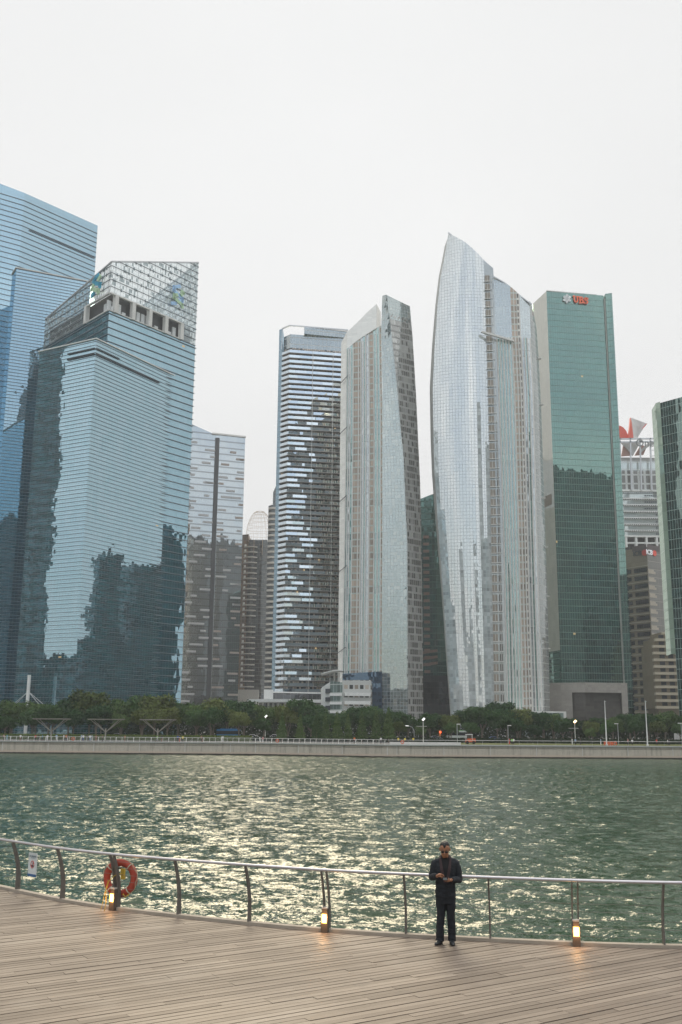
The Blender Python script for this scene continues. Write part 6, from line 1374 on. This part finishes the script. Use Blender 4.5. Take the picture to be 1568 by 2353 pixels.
# right hand: palm down, index reaching to the screen
pa = WR; pb = Vector((-.085, -.315, 1.225))
b.tube([pa, pa.lerp(pb, .5)+Vector((0, 0, .012)), pb], [.028, .036, .032], 10, flat=.72)
for k, (dx, dy, dz_) in enumerate(((.012, -.012, .010), (.016, .004, .002), (.012, .018, -.010), (.002, .028, -.022))):
    q = pb+Vector((dx*.6, dy*1.3, dz_)); l = (1.0, .95, .85, .7)[k]
    if k == 0: finger([q, q+Vector((.022, -.006, -.006)), q+Vector((.040, -.006, -.024)), q+Vector((.047, -.004, -.042))])
    else: finger([q, q+Vector((.022*l, -.002, -.012)), q+Vector((.026*l, 0, -.034)), q+Vector((.008*l, .006, -.046))])
finger([pa.lerp(pb, .35)+Vector((.0, -.02, -.012)), pb+Vector((-.01, -.03, -.03)), pb+Vector((.018, -.022, -.042))], .0098)
# left hand: palm up under the phone, thumb on its edge
pc_ = WL; pd = Vector((.025, -.325, 1.125)); PHC = Vector((-.018, -.34, 1.155))
b.tube([pc_, pc_.lerp(pd, .5), pd], [.028, .035, .034], 10, flat=.7)
for k in range(4):
    q = pd+Vector((-.006-.004*k, -.030+.020*k, .0)); l = (.95, 1.0, .92, .75)[k]
    finger([q, q+Vector((-.035*l, 0, .0)), q+Vector((-.058*l, 0, .010)), q+Vector((-.068*l, 0, .026))])
finger([pc_.lerp(pd, .4)+Vector((0, -.026, .012)), pd+Vector((.028, -.034, .035)), pd+Vector((.014, -.022, .052))], .0105)
for s_, fx in ((-1, -.105), (1, .10)):
    b.tube([(s_*.09, 0, .9), (s_*.095, .0, .5), (fx, .01, .09)], [.085, .058, .04], 10)
remesh(b, .0048, 'body', M_sk2, man, 1)
# jacket
b = MB()
loft(b, [((.0, .005, .80), .190, .135), ((0, .005, .84), .190, .135), ((0, 0, .98), .178, .128), ((0, 0, 1.10), .180, .125), ((.0, .0, 1.25), .200, .130), ((.005, .01, 1.36), .215, .122), ((.005, .012, 1.42), .218, .095), ((.005, .012, 1.46), .165, .078), ((.005, .01, 1.49), .085, .07)], 28)
for sh_, el, wr in ((Vector((-.185, .01, 1.40)), Vector((-.248, .0, 1.135)), WR), (Vector((.20, .01, 1.40)), Vector((.255, .01, 1.10)), WL)):
    b.tube([sh_+Vector((-sh_.x*.3, 0, .03)), sh_+Vector((0, 0, -.01)), sh_.lerp(el, .5), el], [.048, .066, .069, .064], 14); w2 = el.lerp(wr, .93); b.tube([el, el.lerp(wr, .5), w2], [.063, .057, .049], 14)
jk = remesh(b, .007, 'jacket', M_suit, man, 4)
rz_ = random.Random(2)
tx = bpy.data.textures.new('folds', 'CLOUDS'); tx.noise_scale = .09
me_ = jk.data
from mathutils import noise as mnoise
for vtx in me_.vertices:
    c = vtx.co; n_ = mnoise.noise(Vector((c.x*9, c.y*9, c.z*16)))*.009+mnoise.noise(Vector((c.x*20, c.y*20, c.z*34)))*.005; vtx.co += vtx.normal*n_
# shirt front: a V between the lapels, following the chest
def chest_y(x_, z): rx = .20 if z > 1.2 else .18; ry = .13 if z < 1.3 else .13-(z-1.3)*.28; return .0-ry*math.sqrt(max(0, 1-(x_/rx)**2))
b = MB(); 
zs__ = np.linspace(1.06, 1.47, 14)
def vhalf(z): return .004+.075*max(0, (z-1.06)/.41)
for z0_, z1_ in zip(zs__[:-1], zs__[1:]):
    for k in range(6):
        f = lambda i_, z: (vhalf(z)*(i_/3-1)+.0, chest_y(vhalf(z)*(i_/3-1), z)-.012, z)
        b.face([f(k, z0_), f(k+1, z0_), f(k+1, z1_), f(k, z1_)])
b.build('shirt', M_shirt, man, local=True)
for s_ in (-1, 1):
    b = MB()
    for z0_, z1_ in zip(zs__[:-1], zs__[1:]):
        def g(z, w): x_ = s_*(vhalf(z)+w); return Vector((x_, chest_y(x_, z)-(.019 if w < .02 else .013), z))
        wl = lambda z: .030+.018*math.sin(max(0, (z-1.06)/.41)*3.1)
        A, B_, C_, D_ = g(z0_, -.004), g(z0_, wl(z0_)), g(z1_, wl(z1_)), g(z1_, -.004); b.face([A, B_, C_, D_] if s_ > 0 else [D_, C_, B_, A])
        t_ = Vector((0, .008, 0)); b.face([A, A+t_, D_+t_, D_]); b.face([B_, C_, C_+t_, B_+t_])
    b.tube([(s_*.075, -.06, 1.47), (s_*.085, -.01, 1.50), (s_*.06, .06, 1.515), (0, .075, 1.515)], [.018, .022, .022, .02], 8)
    b.build('lapel', M_lapel, man, local=True)
b = MB()
for s_ in (-1, 1): b.tube([(s_*.062, -.075, 1.46), (s_*.068, -.02, 1.505), (s_*.04, .04, 1.52), (0, .055, 1.52)], [.014, .02, .02, .018], 8)
b.tube([(-.03, -.08, 1.475), (.03, -.08, 1.475)], [.025, .025], 8); b.build('collar', M_shirt, man, local=True)
b = MB(); b.bar((.006, -.137, 1.06), (.004, -.140, .81), .004, .004); b.build('jacket_edge', M_shirt, man, local=True)
for zz in (.97, 1.05): b = MB(); b.tube([(.018, -.134, zz), (.018, -.140, zz)], .008, 8); b.build('button', M_shirt, man, local=True)
# trousers
b = MB()
loft(b, [((0, .0, .70), .165, .11), ((0, .0, .80), .170, .118), ((0, 0, .92), .165, .115)], 24)
for s_, fx, fy in ((-1, -.108, -.01), (1, .098, .0)):
    b.tube([(s_*.083, 0, .86), (s_*.086, 0, .68), (s_*.088+.0, -.005, .48), (fx*1.02, .0, .28), (fx*1.05, fy+.015, .05)], [.100, .093, .074, .070, .074], 16)
tr_o = remesh(b, .007, 'trousers', M_suit2, man, 3)
for vtx in tr_o.data.vertices:
    c = vtx.co; vtx.co += vtx.normal*(mnoise.noise(Vector((c.x*10, c.y*10, c.z*14)))*.008+mnoise.noise(Vector((c.x*6, c.y*6, c.z*40)))*.009*(1 if c.z < .28 else .35))
for s_, fx, fy, yaw in ((-1, -.108, -.01, -.55), (1, .098, .0, .12)):
    b = MB(); loft(b, [((0, -.055, 0.0), .046, .125), ((0, -.055, .025), .048, .128), ((0, -.045, .05), .044, .112), ((0, -.01, .075), .040, .075), ((0, .02, .10), .042, .055)], 20)
    Rz_ = Matrix.Rotation(yaw, 3, 'Z'); b.v = [tuple(Rz_ @ Vector(q)+Vector((fx, fy+.02, 0))) for q in b.v]; remesh(b, .006, 'shoe', M_shoe, man, 2)
# hair, brows, eyes, glasses
b = MB(); h2 = MB(); loft(h2, [((0, .040, -.03), .060, .060), ((0, .034, .01), .0755, .068), ((0, .026, .05), .0805, .078), ((0, .016, .085), .077, .084), ((0, .010, .112), .060, .072), ((0, .006, .130), .026, .036)], 24); h2.tube([(0, -.04, .105), (0, -.078, .092), (0, -.094, .070)], [.036, .024, .009], 10)
h2.v = [tuple(hp(q)) for q in h2.v]; hr = remesh(h2, .005, 'hair', M_hair, man, 1)
b = MB()
for s_ in (-1, 1): b.tube([hp((s_*.052, -.088, .034)), hp((s_*.032, -.105, .041)), hp((s_*.014, -.108, .036))], [.003, .0055, .004], 6)
b.build('eyebrow', M_hair, man, local=True)
for s_ in (-1, 1):
    b = MB(); b.tube([hp((s_*.020, -.0935, .008)), hp((s_*.030, -.096, .009)), hp((s_*.040, -.090, .008))], [.003, .008, .003], 8); b.build('eye', plain('eye', (.04, .03, .03), .2), man, local=True)
gl = tag(link(bpy.data.objects.new('glasses', None)), 'dark rimmed glasses'); gl.parent = man
for s_ in (-1, 1):
    b = MB(); P = [hp((s_*.031+.027*math.cos(a), -.112+.006*abs(math.cos(a)), .006+.017*math.sin(a))) for a in np.linspace(0, 6.283, 20, False)]; b.tube(P, .0024, 6, closed=True); b.tube([hp((s_*.058, -.104, .012)), hp((s_*.079, -.05, .014)), hp((s_*.084, .004, .014))], .002, 5); b.build('rim', M_dark, gl, local=True)
    b = MB(); b.face(P); b.build('lens', plain('tinted_lens', (.03, .03, .035), .08), gl, local=True)
b = MB(); b.tube([hp((-.005, -.113, .010)), hp((.005, -.113, .010))], .0022, 6); b.build('bridge', M_dark, gl, local=True)
b = MB(); b.tube([(WR+Vector((.022, -.05, .038))), (WR+Vector((.055, -.055, .028)))], [.0045, .0045], 6)
MW = Matrix.Translation(man.location) @ Matrix.Rotation(man.rotation_euler[2], 4, 'Z')
phw = MW @ PHC; ph_ = thing('phone', 'dark smartphone held flat in the left hand of the man in the suit', 'phone', phw, man.rotation_euler[2])
Tm = Matrix.Rotation(math.radians(8), 3, 'X')
b = MB(); b.box((0, 0, 0), (.037, .070, .0042), 0, Tm); b.build('case', plain('phone_case', (.03, .03, .032), .35), ph_, local=True); b = MB(); b.box((0, .0, .0046), (.034, .066, .0006), 0, Tm); b.build('screen', plain('phone_screen', (.12, .13, .13), .3), ph_, local=True)
# ------------------------------------------------------------------ air
def haze_box():
    m = bpy.data.materials.new('haze'); m.use_nodes = True; nt = NT(m.node_tree); o = nt.new('ShaderNodeOutputMaterial'); v = nt.new('ShaderNodeVolumePrincipled')
    v.inputs['Color'].default_value = (.93, .95, .96, 1); v.inputs['Density'].default_value = HAZE; v.inputs['Anisotropy'].default_value = 0; nt.l.new(v.outputs[0], o.inputs['Volume'])
    b = MB(); b.box((0, 1300, 128), (2600, 2900, 130.5)); tag(b.build('haze', m), kind='stuff')
HAZE = .00022
haze_box()
for lb, obs in seenl.items():
    if len(obs) > 1:
        obs.sort(key=lambda o: o.location.x/o.location.y); k = len(obs)
        for i, o in enumerate(obs): o['label'] = lb+(', left one' if i == 0 else ', right one' if i == k-1 else ', middle one' if k == 3 else f", {('first', 'second', 'third', 'fourth', 'fifth')[i]} from the left")
for o in bpy.data.objects:                                         # nothing at top level without a description
    if o.parent is None and o.type in ('MESH', 'EMPTY') and 'kind' not in o and 'label' not in o: print('UNTAGGED', o.name)
